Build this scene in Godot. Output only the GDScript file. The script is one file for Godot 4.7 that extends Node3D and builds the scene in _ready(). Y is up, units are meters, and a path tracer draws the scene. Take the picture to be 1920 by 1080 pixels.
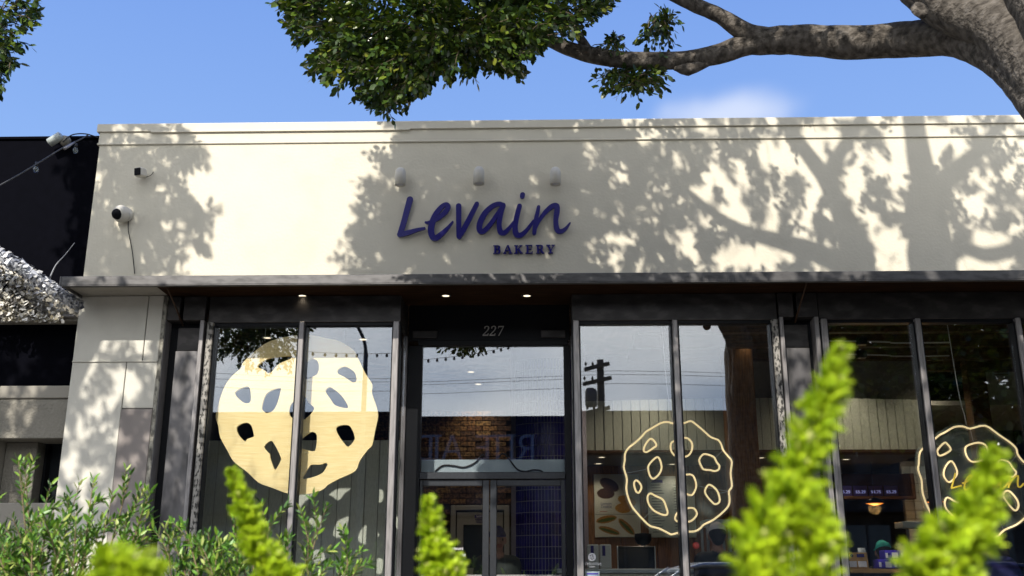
extends Node3D
# A bakery front under street trees, seen from across a planted kerb. Facade plane z = 0, street towards +z.

const F := 1887.0                       # focal length in photo pixels (1920 wide)
var eye := Vector3(0, 1.45, 9.0)
var look := Basis.from_euler(Vector3(deg_to_rad(16.2), deg_to_rad(1.3), 0))
const G := 0.2                          # level of the pavement and the shop floor
const SUN := Vector3(0.38, -0.88, -1.0)
var rng := RandomNumberGenerator.new()
var M := {}
var taken := {}

# ---------------------------------------------------------------- pixels to places
func at(px: float, py: float, z: float) -> Vector3:
	var d := look * Vector3((px - 960.0) / F, (540.0 - py) / F, -1.0)
	return eye + d * ((z - eye.z) / d.z)
func at_height(px: float, py: float, y: float) -> Vector3:
	var d := look * Vector3((px - 960.0) / F, (540.0 - py) / F, -1.0)
	return eye + d * ((y - eye.y) / d.y)
func X(px: float, py: float, z := 0.0) -> float: return at(px, py, z).x
func Y(px: float, py: float, z := 0.0) -> float: return at(px, py, z).y

# ---------------------------------------------------------------- nodes
func numbered(called: String) -> String:
	var n: int = taken.get(called, 0)
	taken[called] = n + 1
	return called if n == 0 else "%s_%03d" % [called, n]
func tag(o: Node, label: String, category: String, group := "", kind := "") -> Node:
	if label: o.set_meta("label", label)
	if category: o.set_meta("category", category)
	if group: o.set_meta("group", group)
	if kind: o.set_meta("kind", kind)
	return o
func thing(called: String, label: String, category: String, where := Vector3.ZERO, turn := 0.0, group := "") -> Node3D:
	var o := Node3D.new()
	o.name = numbered(called)
	add_child(o)
	o.position = where
	o.rotation.y = turn
	tag(o, label, category, group)
	return o
func group_part(called: String, parent: Node) -> Node3D:
	var o := Node3D.new()
	o.name = called
	parent.add_child(o, true)
	return o
func part(called: String, mesh: Mesh, material: Material, parent: Node = null, where := Vector3.ZERO, turn := Vector3.ZERO) -> MeshInstance3D:
	var o := MeshInstance3D.new()
	o.mesh = mesh
	o.material_override = material
	o.position = where
	o.rotation = turn
	if parent == null:
		o.name = numbered(called)
		add_child(o)
	else:
		o.name = called
		parent.add_child(o, true)
	return o
func structure(called: String, mesh: Mesh, material: Material, where := Vector3.ZERO, label := "") -> MeshInstance3D:
	var o := part(called, mesh, material, null, where)
	o.set_meta("kind", "structure")
	if label: o.set_meta("label", label)
	return o

# ---------------------------------------------------------------- shapes
func quad(st: SurfaceTool, a: Vector3, b: Vector3, c: Vector3, d: Vector3) -> void:   # counter-clockwise seen from outside
	for v in [a, c, b, a, d, c]: st.add_vertex(v)
func tri(st: SurfaceTool, a: Vector3, b: Vector3, c: Vector3) -> void:
	for v in [a, c, b]: st.add_vertex(v)
func begin(smooth := false) -> SurfaceTool:
	var st := SurfaceTool.new()
	st.begin(Mesh.PRIMITIVE_TRIANGLES)
	st.set_smooth_group(0 if smooth else -1)
	return st
func finish(st: SurfaceTool) -> ArrayMesh:
	st.generate_normals()
	return st.commit()
var boxes := {}
func cbox(s: Vector3, c := 0.004) -> Mesh:                     # box with chamfered edges
	var key := "%.4f,%.4f,%.4f,%.4f" % [s.x, s.y, s.z, c]
	if boxes.has(key): return boxes[key]
	if c <= 0.0:
		var b := BoxMesh.new()
		b.size = s
		boxes[key] = b
		return b
	c = minf(c, minf(s.x, minf(s.y, s.z)) * 0.45)
	var h := s * 0.5
	var st := begin()
	var v := func(sx: int, sy: int, sz: int, axis: int) -> Vector3:
		var p := Vector3(sx * h.x, sy * h.y, sz * h.z)
		for k in 3:
			if k != axis: p[k] -= signf(p[k]) * c
		return p
	for axis in 3:
		var u := (axis + 1) % 3
		var w := (axis + 2) % 3
		for s1 in [-1, 1]:
			var q := []
			for uv in [[-1, -1], [1, -1], [1, 1], [-1, 1]]:
				var g := [0, 0, 0]
				g[axis] = s1; g[u] = uv[0]; g[w] = uv[1]
				q.append(v.call(g[0], g[1], g[2], axis))
			if s1 > 0: quad(st, q[0], q[1], q[2], q[3])
			else: quad(st, q[3], q[2], q[1], q[0])
		for su in [-1, 1]:
			for sw in [-1, 1]:                                     # edge along axis between faces u and w
				var q := []
				for e in [[-1, u], [1, u], [1, w], [-1, w]]:
					var g := [0, 0, 0]
					g[axis] = e[0]; g[u] = su; g[w] = sw
					q.append(v.call(g[0], g[1], g[2], e[1]))
				if su * sw > 0: quad(st, q[3], q[2], q[1], q[0])
				else: quad(st, q[0], q[1], q[2], q[3])
	for sx in [-1, 1]:
		for sy in [-1, 1]:
			for sz in [-1, 1]:
				var a: Vector3 = v.call(sx, sy, sz, 0)
				var b: Vector3 = v.call(sx, sy, sz, 1)
				var d: Vector3 = v.call(sx, sy, sz, 2)
				if sx * sy * sz > 0: tri(st, a, b, d)
				else: tri(st, a, d, b)
	var m := finish(st)
	boxes[key] = m
	return m
# a box given by its limits
func slab(called: String, parent: Node, material: Material, x0: float, x1: float, y0: float, y1: float, z0: float, z1: float, c := 0.004) -> MeshInstance3D:
	return part(called, cbox(Vector3(x1 - x0, y1 - y0, z1 - z0), c), material, parent, Vector3((x0 + x1) / 2, (y0 + y1) / 2, (z0 + z1) / 2))
func smooth_line(pts: Array, steps := 6, closed := false) -> PackedVector3Array:
	var out := PackedVector3Array()
	var n := pts.size()
	for i in (n if closed else n - 1):
		var p0: Vector3 = pts[(i - 1 + n) % n] if closed else pts[maxi(i - 1, 0)]
		var p1: Vector3 = pts[i]
		var p2: Vector3 = pts[(i + 1) % n]
		var p3: Vector3 = pts[(i + 2) % n] if closed else pts[mini(i + 2, n - 1)]
		for k in steps:
			out.append(p1.cubic_interpolate(p2, p0, p3, float(k) / steps))
	if not closed: out.append(pts[n - 1])
	return out
func add_tube(st: SurfaceTool, pts: PackedVector3Array, radius: Callable, sides := 8, closed := false) -> void:
	var n := pts.size()
	var rings := []
	var up := Vector3(0.31, 0.62, 0.72)
	for i in n:
		var a := pts[(i - 1 + n) % n] if closed or i > 0 else pts[0]
		var b := pts[(i + 1) % n] if closed or i < n - 1 else pts[n - 1]
		var t := (b - a).normalized()
		var s := t.cross(up)
		if s.length() < 0.05: s = t.cross(Vector3.RIGHT)
		s = s.normalized()
		up = s.cross(t).normalized()
		var r: float = radius.call(float(i) / maxf(n - 1, 1))
		var ring := []
		for k in sides:
			var an := TAU * k / sides
			ring.append(pts[i] + (s * cos(an) + up * sin(an)) * r)
		rings.append(ring)
	for i in (n if closed else n - 1):
		var r0: Array = rings[i]
		var r1: Array = rings[(i + 1) % n]
		for k in sides:
			var k2 := (k + 1) % sides
			quad(st, r0[k], r1[k], r1[k2], r0[k2])
	if not closed:
		for k in range(1, sides - 1):
			tri(st, rings[0][0], rings[0][k], rings[0][k + 1])
			tri(st, rings[n - 1][0], rings[n - 1][k + 1], rings[n - 1][k])
func tube(pts: Array, r0: float, r1 := -1.0, sides := 8, steps := 5, closed := false) -> ArrayMesh:
	var st := begin(true)
	if r1 < 0: r1 = r0
	add_tube(st, smooth_line(pts, steps, closed) if steps > 1 else PackedVector3Array(pts), func(t): return lerpf(r0, r1, t), sides, closed)
	return finish(st)
func add_lathe(st: SurfaceTool, profile: Array, sides := 16, centre := Vector3.ZERO, axis := Basis()) -> void:   # profile of (radius, height), from the bottom up
	for i in profile.size() - 1:
		var a: Vector2 = profile[i]
		var b: Vector2 = profile[i + 1]
		for k in sides:
			var t0 := TAU * k / sides
			var t1 := TAU * (k + 1) / sides
			var d0 := Vector3(cos(t0), 0, sin(t0))
			var d1 := Vector3(cos(t1), 0, sin(t1))
			var p := [d0 * a.x + Vector3.UP * a.y, d1 * a.x + Vector3.UP * a.y, d1 * b.x + Vector3.UP * b.y, d0 * b.x + Vector3.UP * b.y]
			for j in 4: p[j] = centre + axis * p[j]
			if a.x < 1e-5: tri(st, p[0], p[3], p[2])
			elif b.x < 1e-5: tri(st, p[0], p[2], p[1])
			else: quad(st, p[3], p[2], p[1], p[0])
func lathe(profile: Array, sides := 16) -> ArrayMesh:
	var st := begin(true)
	add_lathe(st, profile, sides)
	return finish(st)
func add_box(st: SurfaceTool, t: Transform3D, s: Vector3) -> void:
	st.append_from(cbox(s, 0.0), 0, t)
func text_mesh(words: String, height: float, depth: float, font := "Droid Sans", weight := 400) -> TextMesh:
	var f := SystemFont.new()
	f.font_names = PackedStringArray([font])
	f.font_weight = weight
	var t := TextMesh.new()
	t.font = f
	t.text = words
	t.font_size = 64
	t.pixel_size = height / 46.0            # capital height of 64 px type is about 46 px
	t.depth = depth
	t.curve_step = 2.0
	return t
# brush stroke: a ribbon of varying width with depth; front climbs a little along the stroke so that crossings never share a plane
func stroke(pts2: Array, widths: Array, depth: float, rise := 0.003) -> ArrayMesh:
	var raw := []
	for p in pts2: raw.append(Vector3(p.x, p.y, 0))
	var line := smooth_line(raw, 8)
	var n := line.size()
	var st := begin()
	var l := []
	var r := []
	var outline := []
	for i in n:
		var t := (line[mini(i + 1, n - 1)] - line[maxi(i - 1, 0)]).normalized()
		var side := Vector3(-t.y, t.x, 0)
		var f := float(i) / (n - 1) * (widths.size() - 1)
		var k := mini(int(f), widths.size() - 2)
		var w: float = lerpf(widths[k], widths[k + 1], f - k) * 0.5
		l.append([line[i] + side * w, float(i) / n])
		r.append([line[i] - side * w, float(i) / n])
	var t0 := (line[1] - line[0]).normalized()
	var t1 := (line[n - 1] - line[n - 2]).normalized()
	var cap0 := []
	var cap1 := []
	for k in range(1, 6):
		var an := PI * k / 6.0
		cap1.append([line[n - 1] + (Vector3(-t1.y, t1.x, 0) * cos(an) + t1 * sin(an)) * widths[-1] * 0.5, 1.0])
		cap0.append([line[0] + (Vector3(t0.y, -t0.x, 0) * cos(an) - t0 * sin(an)) * widths[0] * 0.5, 0.0])
	outline = l + cap1
	r.reverse()
	outline += r + cap0
	r.reverse()
	var bev := 0.006
	var fr := func(e) -> Vector3: return e[0] + Vector3(0, 0, depth + rise * e[1])
	for i in n - 1:
		quad(st, fr.call(r[i]), fr.call(r[i + 1]), fr.call(l[i + 1]), fr.call(l[i]))
	for i in 4:
		tri(st, fr.call([line[n - 1], 1.0]), fr.call(cap1[i + 1]), fr.call(cap1[i]))
		tri(st, fr.call([line[0], 0.0]), fr.call(cap0[i + 1]), fr.call(cap0[i]))
	tri(st, fr.call([line[n - 1], 1.0]), fr.call(cap1[0]), fr.call(l[n - 1])); tri(st, fr.call([line[n - 1], 1.0]), fr.call(r[n - 1]), fr.call(cap1[4]))
	tri(st, fr.call([line[0], 0.0]), fr.call(cap0[0]), fr.call(r[0])); tri(st, fr.call([line[0], 0.0]), fr.call(l[0]), fr.call(cap0[4]))
	for i in outline.size():
		var a = outline[i]
		var b = outline[(i + 1) % outline.size()]
		quad(st, fr.call(a), fr.call(b), b[0], a[0])
	return finish(st)

# ---------------------------------------------------------------- materials
func lin(r: float, g: float, b: float) -> Color: return Color(r, g, b).linear_to_srgb()
func noise(sd: int, freq: float, stops: Array, octaves := 4, size := 512, kind := FastNoiseLite.TYPE_SIMPLEX_SMOOTH) -> NoiseTexture2D:
	var f := FastNoiseLite.new()
	f.seed = sd
	f.noise_type = kind
	f.frequency = freq
	f.fractal_octaves = octaves
	var t := NoiseTexture2D.new()
	t.width = size
	t.height = size
	t.seamless = true
	t.noise = f
	var g := Gradient.new()
	g.offsets = PackedFloat32Array(stops.map(func(s): return s[0]))
	g.colors = PackedColorArray(stops.map(func(s): return Color(s[1], s[1], s[1]) if s[1] is float else s[1]))
	t.color_ramp = g
	return t
func bumps(sd: int, freq: float, strength: float, octaves := 4) -> NoiseTexture2D:
	var t := noise(sd, freq, [[0.0, 0.0], [1.0, 1.0]], octaves)
	t.color_ramp = null
	t.as_normal_map = true
	t.bump_strength = strength
	return t
func mat(called: String, c: Color, rough: float, metal := 0.0, tex: Texture2D = null, scale := 1.0, normal: Texture2D = null, stretch := Vector3.ONE) -> StandardMaterial3D:
	var m := StandardMaterial3D.new()
	m.resource_name = called
	m.albedo_color = c
	m.roughness = rough
	m.metallic = metal
	if tex or normal:
		m.uv1_triplanar = true
		m.uv1_world_triplanar = true
		m.uv1_scale = stretch * scale
	if tex: m.albedo_texture = tex
	if normal:
		m.normal_enabled = true
		m.normal_texture = normal
		m.normal_scale = 0.6
	M[called] = m
	return m
func glow(called: String, c: Color, power: float) -> StandardMaterial3D:
	var m := mat(called, c, 0.5)
	m.emission_enabled = true
	m.emission = c
	m.emission_energy_multiplier = power
	return m
func leafy(called: String, c: Color, back: Color, rough := 0.45) -> StandardMaterial3D:
	var m := mat(called, c, rough)
	m.vertex_color_use_as_albedo = true
	m.backlight_enabled = true
	m.backlight = back
	m.cull_mode = BaseMaterial3D.CULL_DISABLED
	return m
func window_glass(called: String, mirror: float, tint: Color) -> ORMMaterial3D:      # solar control glass: a thin metal film lets most light pass and mirrors the rest
	var im := Image.create(4, 4, false, Image.FORMAT_RGB8)
	im.fill(Color(1, 0, 1))
	var m := ORMMaterial3D.new()
	m.resource_name = called
	m.orm_texture = ImageTexture.create_from_image(im)
	m.transparency = BaseMaterial3D.TRANSPARENCY_ALPHA
	m.albedo_color = Color(tint.r, tint.g, tint.b, mirror)
	M[called] = m
	return m
func make_materials() -> void:
	var grain := noise(3, 0.03, [[0.0, 0.86], [0.5, 0.95], [1.0, 1.0]], 5)
	var patches := noise(5, 0.008, [[0.0, 0.955], [0.45, 0.985], [1.0, 1.0]], 5)
	var stains := noise(8, 0.012, [[0.0, 0.35], [0.4, 0.62], [0.6, 0.85], [1.0, 1.0]], 6)
	var fine := bumps(11, 0.12, 3.0, 3)
	mat("stucco", lin(0.70, 0.652, 0.52), 0.85, 0.0, patches, 0.45, fine)
	M.stucco.normal_scale = 0.10
	mat("coping", lin(0.68, 0.635, 0.51), 0.7, 0.0, patches, 0.5)
	mat("cement_panel", lin(0.62, 0.60, 0.52), 0.8, 0.0, patches, 0.8, fine)
	M.cement_panel.normal_scale = 0.12
	mat("taupe_panel", lin(0.25, 0.22, 0.20), 0.6, 0.0, patches, 0.8)
	mat("strip", lin(0.42, 0.40, 0.33), 0.8, 0.0, stains, 1.4)
	mat("steel", lin(0.23, 0.222, 0.222), 0.42, 0.6, noise(19, 0.006, [[0.0, 0.5], [0.45, 0.8], [1.0, 1.0]], 5), 0.9, null, Vector3(1.2, 0.5, 1.2))
	mat("bright_steel", lin(0.36, 0.34, 0.33), 0.36, 0.3, noise(21, 0.02, [[0.0, 0.72], [0.5, 0.9], [1.0, 1.0]], 5), 1.0, null, Vector3(3.0, 0.35, 3.0))
	mat("dark_steel", lin(0.085, 0.08, 0.078), 0.45, 0.5, stains, 1.3)
	mat("header_steel", lin(0.08, 0.074, 0.07), 0.45, 0.5, noise(29, 0.012, [[0.0, 0.65], [0.55, 0.85], [0.72, 1.0], [1.0, 1.0]], 5), 0.8, null, Vector3(0.7, 1.4, 1))
	mat("canopy_steel", lin(0.14, 0.137, 0.135), 0.5, 0.6, noise(31, 0.015, [[0.0, 0.72], [0.5, 0.9], [1.0, 1.0]], 5), 0.9, null, Vector3(0.8, 2.0, 2.0))
	mat("soffit_wood", lin(0.055, 0.028, 0.014), 0.5, 0.0, noise(33, 0.02, [[0.0, 0.5], [1.0, 1.0]], 5), 0.6, null, Vector3(0.4, 1, 5))
	mat("rust", lin(0.10, 0.05, 0.022), 0.7, 0.3, stains, 2.0)
	mat("flaked_paint", lin(0.40, 0.38, 0.34), 0.8, 0.0, noise(37, 0.03, [[0.0, 0.2], [0.36, 0.4], [0.46, 0.85], [1.0, 1.0]], 6), 2.0, null, Vector3(1, 0.5, 1))
	mat("black_frame", lin(0.012, 0.013, 0.015), 0.35, 0.3)
	mat("door_frame", lin(0.04, 0.044, 0.05), 0.38, 0.5, grain, 2.0)
	mat("white_paint", lin(0.62, 0.59, 0.51), 0.5)
	mat("navy_sign", lin(0.012, 0.008, 0.16), 0.28)
	mat("black_plastic", lin(0.012, 0.012, 0.014), 0.3)
	mat("number_metal", lin(0.5, 0.48, 0.44), 0.5, 0.3)
	mat("cookie_wood", lin(0.93, 0.81, 0.45), 0.55, 0.0, noise(41, 0.02, [[0.0, Color(0.95, 0.91, 0.84)], [0.5, Color(0.97, 0.95, 0.9)], [1.0, Color(1, 1, 1)]], 4), 0.9, null, Vector3(0.45, 6.0, 1))
	window_glass("glass", 0.14, Color(0.95, 0.97, 0.985))
	window_glass("door_glass", 0.15, Color(0.95, 0.97, 0.985))
	var clear := mat("clear", Color(0.9, 1.0, 0.97, 0.04), 0.02)
	clear.transparency = BaseMaterial3D.TRANSPARENCY_ALPHA
	mat("sage_board", lin(0.58, 0.63, 0.53), 0.6, 0.0, grain, 1.5, null, Vector3(3, 0.5, 3))
	mat("oak", lin(0.26, 0.12, 0.035), 0.45, 0.0, noise(43, 0.02, [[0.0, 0.55], [0.5, 0.85], [1.0, 1.0]], 5), 0.8, null, Vector3(6, 0.4, 6))
	mat("inside_ceiling", lin(0.12, 0.085, 0.06), 0.8, 0.0, stains, 0.7)
	mat("beam_wood", lin(0.13, 0.06, 0.02), 0.6, 0.0, noise(45, 0.02, [[0.0, 0.5], [1.0, 1.0]], 5), 0.8, null, Vector3(0.4, 5, 5))
	mat("inside_wall", lin(0.24, 0.235, 0.21), 0.8, 0.0, patches, 0.6)
	mat("pale_ceiling", lin(0.40, 0.40, 0.36), 0.8)
	mat("mortar", lin(0.06, 0.045, 0.03), 0.9)
	for k in 4:
		mat("brick%d" % k, [lin(0.36, 0.19, 0.065), lin(0.28, 0.13, 0.05), lin(0.42, 0.25, 0.09), lin(0.19, 0.10, 0.05)][k], 0.8, 0.0, stains, 3.0, fine)
	mat("grout", lin(0.36, 0.34, 0.42), 0.7)
	for k in 3:
		mat("tile%d" % k, [lin(0.022, 0.014, 0.17), lin(0.03, 0.02, 0.21), lin(0.015, 0.01, 0.12)][k], 0.12, 0.0, null, 1.0, bumps(50 + k, 0.05, 1.5, 3))
		M["tile%d" % k].uv1_scale = Vector3.ONE * 3.0
	mat("pale_teal", lin(0.34, 0.42, 0.45), 0.4)
	mat("door_grey", lin(0.34, 0.33, 0.29), 0.5)
	mat("white_tile", lin(0.42, 0.46, 0.43), 0.25)
	mat("shelf_dark", lin(0.03, 0.018, 0.01), 0.6)
	mat("stainless", lin(0.45, 0.5, 0.5), 0.3, 0.8)
	mat("box_blue", lin(0.05, 0.028, 0.36), 0.4)
	mat("label_white", lin(0.6, 0.6, 0.62), 0.6)
	mat("kraft", lin(0.42, 0.25, 0.08), 0.7)
	mat("paper", lin(0.46, 0.50, 0.47), 0.7)
	mat("ink_navy", lin(0.02, 0.015, 0.15), 0.6)
	mat("red_tag", lin(0.5, 0.06, 0.04), 0.5)
	mat("cable_black", lin(0.01, 0.01, 0.011), 0.5)
	mat("cable_white", lin(0.5, 0.5, 0.48), 0.5)
	mat("concrete", lin(0.36, 0.345, 0.32), 0.9, 0.0, stains, 0.25, fine)
	mat("asphalt", lin(0.05, 0.05, 0.052), 0.9, 0.0, grain, 0.5)
	mat("line_paint", lin(0.7, 0.7, 0.68), 0.8)
	mat("navy_wall", lin(0.0025, 0.0027, 0.005), 0.85, 0.0, grain, 0.5)
	mat("beige_wall", lin(0.24, 0.225, 0.185), 0.85, 0.0, patches, 0.5, fine)
	mat("beige_trim", lin(0.30, 0.28, 0.235), 0.8, 0.0, patches, 0.7)
	var net := mat("net_cloth", Color.WHITE, 0.35)
	net.vertex_color_use_as_albedo = true
	net.cull_mode = BaseMaterial3D.CULL_DISABLED
	mat("bark", lin(0.185, 0.17, 0.152), 0.95, 0.0, noise(61, 0.02, [[0.0, Color(0.28, 0.26, 0.24)], [0.42, Color(0.62, 0.60, 0.57)], [0.6, Color(0.85, 0.83, 0.8)], [1.0, Color(1, 1, 1)]], 6), 1.5, bumps(62, 0.05, 9.0, 5))
	M.bark.normal_scale = 1.0
	mat("twig", lin(0.10, 0.075, 0.045), 0.9)
	mat("shrub_stem", lin(0.20, 0.15, 0.08), 0.85)
	leafy("ficus_leaf", Color.WHITE, Color(0.55, 0.55, 0.3), 0.32)
	leafy("shrub_leaf", Color.WHITE, Color(0.3, 0.34, 0.15), 0.42)
	leafy("fern_needle", Color.WHITE, Color(0.25, 0.25, 0.1), 0.5)
	mat("planter", lin(0.20, 0.19, 0.18), 0.8, 0.0, stains, 1.0)
	mat("soil", lin(0.05, 0.035, 0.025), 1.0)
	mat("far_wall", lin(0.10, 0.095, 0.09), 0.85, 0.0, stains, 0.12)
	mat("far_parapet", lin(0.02, 0.021, 0.023), 0.8)
	mat("far_window", lin(0.02, 0.025, 0.03), 0.12)
	mat("far_letter", lin(0.15, 0.165, 0.21), 0.5)
	mat("pole_wood", lin(0.07, 0.055, 0.04), 0.9)
	mat("lamp_pole", lin(0.05, 0.05, 0.05), 0.6)
	mat("silver_paint", lin(0.52, 0.55, 0.58), 0.22, 0.7)
	mat("navy_paint", lin(0.03, 0.04, 0.09), 0.2, 0.4)
	mat("car_glass", lin(0.015, 0.02, 0.022), 0.05)
	mat("tyre", lin(0.02, 0.02, 0.02), 0.9)
	mat("rim", lin(0.5, 0.5, 0.5), 0.3, 0.9)
	mat("head_lamp", lin(0.7, 0.7, 0.7), 0.1)
	mat("tail_lamp", lin(0.4, 0.02, 0.02), 0.15)
	glow("downlight_glow", Color(1.0, 0.93, 0.8), 1.6)
	glow("neon_tube", Color(1.0, 0.90, 0.68), 0.70)
	glow("neon_script_tube", Color(0.78, 0.68, 0.22), 0.6)
	glow("pendant_bulb", Color(1.0, 0.62, 0.28), 0.7)
	glow("screen_text", Color(0.6, 0.65, 0.95), 0.35)
	for dark in ["navy_wall", "far_parapet", "soffit_wood", "inside_ceiling", "inside_wall", "shelf_dark", "black_plastic", "far_wall", "mortar"]: M[dark].metallic_specular = 0.12
	M.black_frame.metallic = 0.0
	M.black_frame.metallic_specular = 0.25
	var skin := mat("figure", Color.WHITE, 0.75)
	skin.vertex_color_use_as_albedo = true

# ---------------------------------------------------------------- light, sky, lens
func make_lens_and_light() -> void:
	var cam := Camera3D.new()
	cam.name = "camera"
	cam.position = eye
	cam.basis = look
	cam.near = 0.05
	cam.far = 400.0
	var lens := CameraAttributesPhysical.new()
	lens.frustum_focal_length = 41.93
	lens.frustum_focus_distance = 9.3
	lens.frustum_near = 0.05
	lens.frustum_far = 400.0
	lens.exposure_aperture = 4.0
	cam.attributes = lens
	cam.fov = rad_to_deg(2.0 * atan(540.0 / F))
	add_child(cam)
	cam.make_current()
	var sun := DirectionalLight3D.new()
	sun.name = "sun"
	sun.light_energy = 1.6
	sun.light_color = Color(1.0, 0.97, 0.93)
	sun.light_angular_distance = 0.55
	sun.shadow_enabled = true
	add_child(sun)
	sun.look_at_from_position(Vector3.ZERO, SUN, Vector3.UP)
	var env := Environment.new()
	env.background_mode = Environment.BG_SKY
	env.tonemap_mode = Environment.TONE_MAPPER_LINEAR
	env.tonemap_exposure = 1.18
	env.sdfgi_enabled = true
	env.ssao_enabled = true
	env.ssil_enabled = true
	var pano := PanoramaSkyMaterial.new()
	pano.panorama = ImageTexture.create_from_image(sky_image())
	var sky := Sky.new()
	sky.sky_material = pano
	env.sky = sky
	var world := WorldEnvironment.new()
	world.name = "world"
	world.environment = env
	add_child(world)
func sky_image() -> Image:
	var w := 768
	var h := 384
	var im := Image.create(w, h, false, Image.FORMAT_RGBF)
	var f := FastNoiseLite.new()
	f.seed = 4
	f.frequency = 1.0
	f.fractal_octaves = 5
	var to_sun := -SUN.normalized()
	var wisp := (look * Vector3((1370.0 - 960.0) / F, (540.0 - 216.0) / F, -1.0)).normalized()
	for j in h:
		var el := (0.5 - (j + 0.5) / h) * PI
		for i in w:
			var az := (i + 0.5) / w * TAU
			var d := Vector3(sin(az) * cos(el), sin(el), -cos(az) * cos(el))
			var y := maxf(d.y, 0.0)
			var blue := Vector3(0.50, 0.75, 1.02).lerp(Vector3(0.045, 0.15, 0.60), clampf(pow(y, 0.6) * 1.05, 0, 1))
			var s := maxf(d.dot(to_sun), 0.0)
			blue += Vector3(1.0, 0.97, 0.92) * (0.16 * pow(s, 3.0) + 0.7 * pow(s, 14.0))
			# broken high cloud, thickening to a veil on the sun's side
			var q := Vector3(d.x, d.z, 0) / (y + 0.22)
			var n := f.get_noise_3d(q.x * 0.8, q.y * 0.8, 3.1) * 0.5 + 0.5
			var side := smoothstep(-0.15, 0.6, d.z)
			var cover := clampf(smoothstep(0.62 - 0.42 * side, 1.02 - 0.35 * side, n) * 0.85 + 0.22 * side, 0.0, 1.0)
			var near := (d - wisp) * Vector3(1.0, 3.4, 1.0)
			cover = maxf(cover, smoothstep(0.085, 0.02, near.length() + 0.03 * f.get_noise_3d(d.x * 22, d.y * 22, d.z * 22)) * 0.5)
			var white := Vector3(0.97, 0.98, 1.0) * (0.95 + 1.15 * pow(s, 1.4))
			var c := blue.lerp(white, cover)
			if d.y < 0: c = Vector3(0.18, 0.17, 0.16)
			im.set_pixel(i, j, Color(c.x, c.y, c.z))
	return im

# ---------------------------------------------------------------- the ground
func make_ground() -> void:
	structure("ground", cbox(Vector3(300, 0.2, 300), 0.0), M.asphalt, Vector3(0, G - 0.35, 60))
	structure("road", cbox(Vector3(160, 0.1, 14.6), 0.0), M.asphalt, Vector3(0, G - 0.19, 12.5))
	for s in [[-0.1, 5.0, "pavement"], [20.0, 27.0, "pavement"]]:
		var slabs := part(s[2], cbox(Vector3(160, 0.12, s[1] - s[0]), 0.0), M.mortar, null, Vector3(0, G - 0.075, (s[0] + s[1]) / 2))
		slabs.set_meta("kind", "structure")
		if s[0] < 1:
			for i in 8:
				for j in 3:
					part("paving_slab", cbox(Vector3(1.48, 0.03, 1.5), 0.004), M.concrete, slabs, Vector3(-5.25 + i * 1.5, 0.06, -1.58 + j * 1.52))
	for z in [5.08, 19.92]:
		structure("kerb", cbox(Vector3(160, 0.16, 0.15), 0.0), M.concrete, Vector3(0, G - 0.09, z))
	for i in 7:
		structure("parking_line", cbox(Vector3(0.1, 0.004, 4.6), 0.0), M.line_paint, Vector3(-9.0 + i * 3.0, G - 0.136, 7.6))

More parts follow.
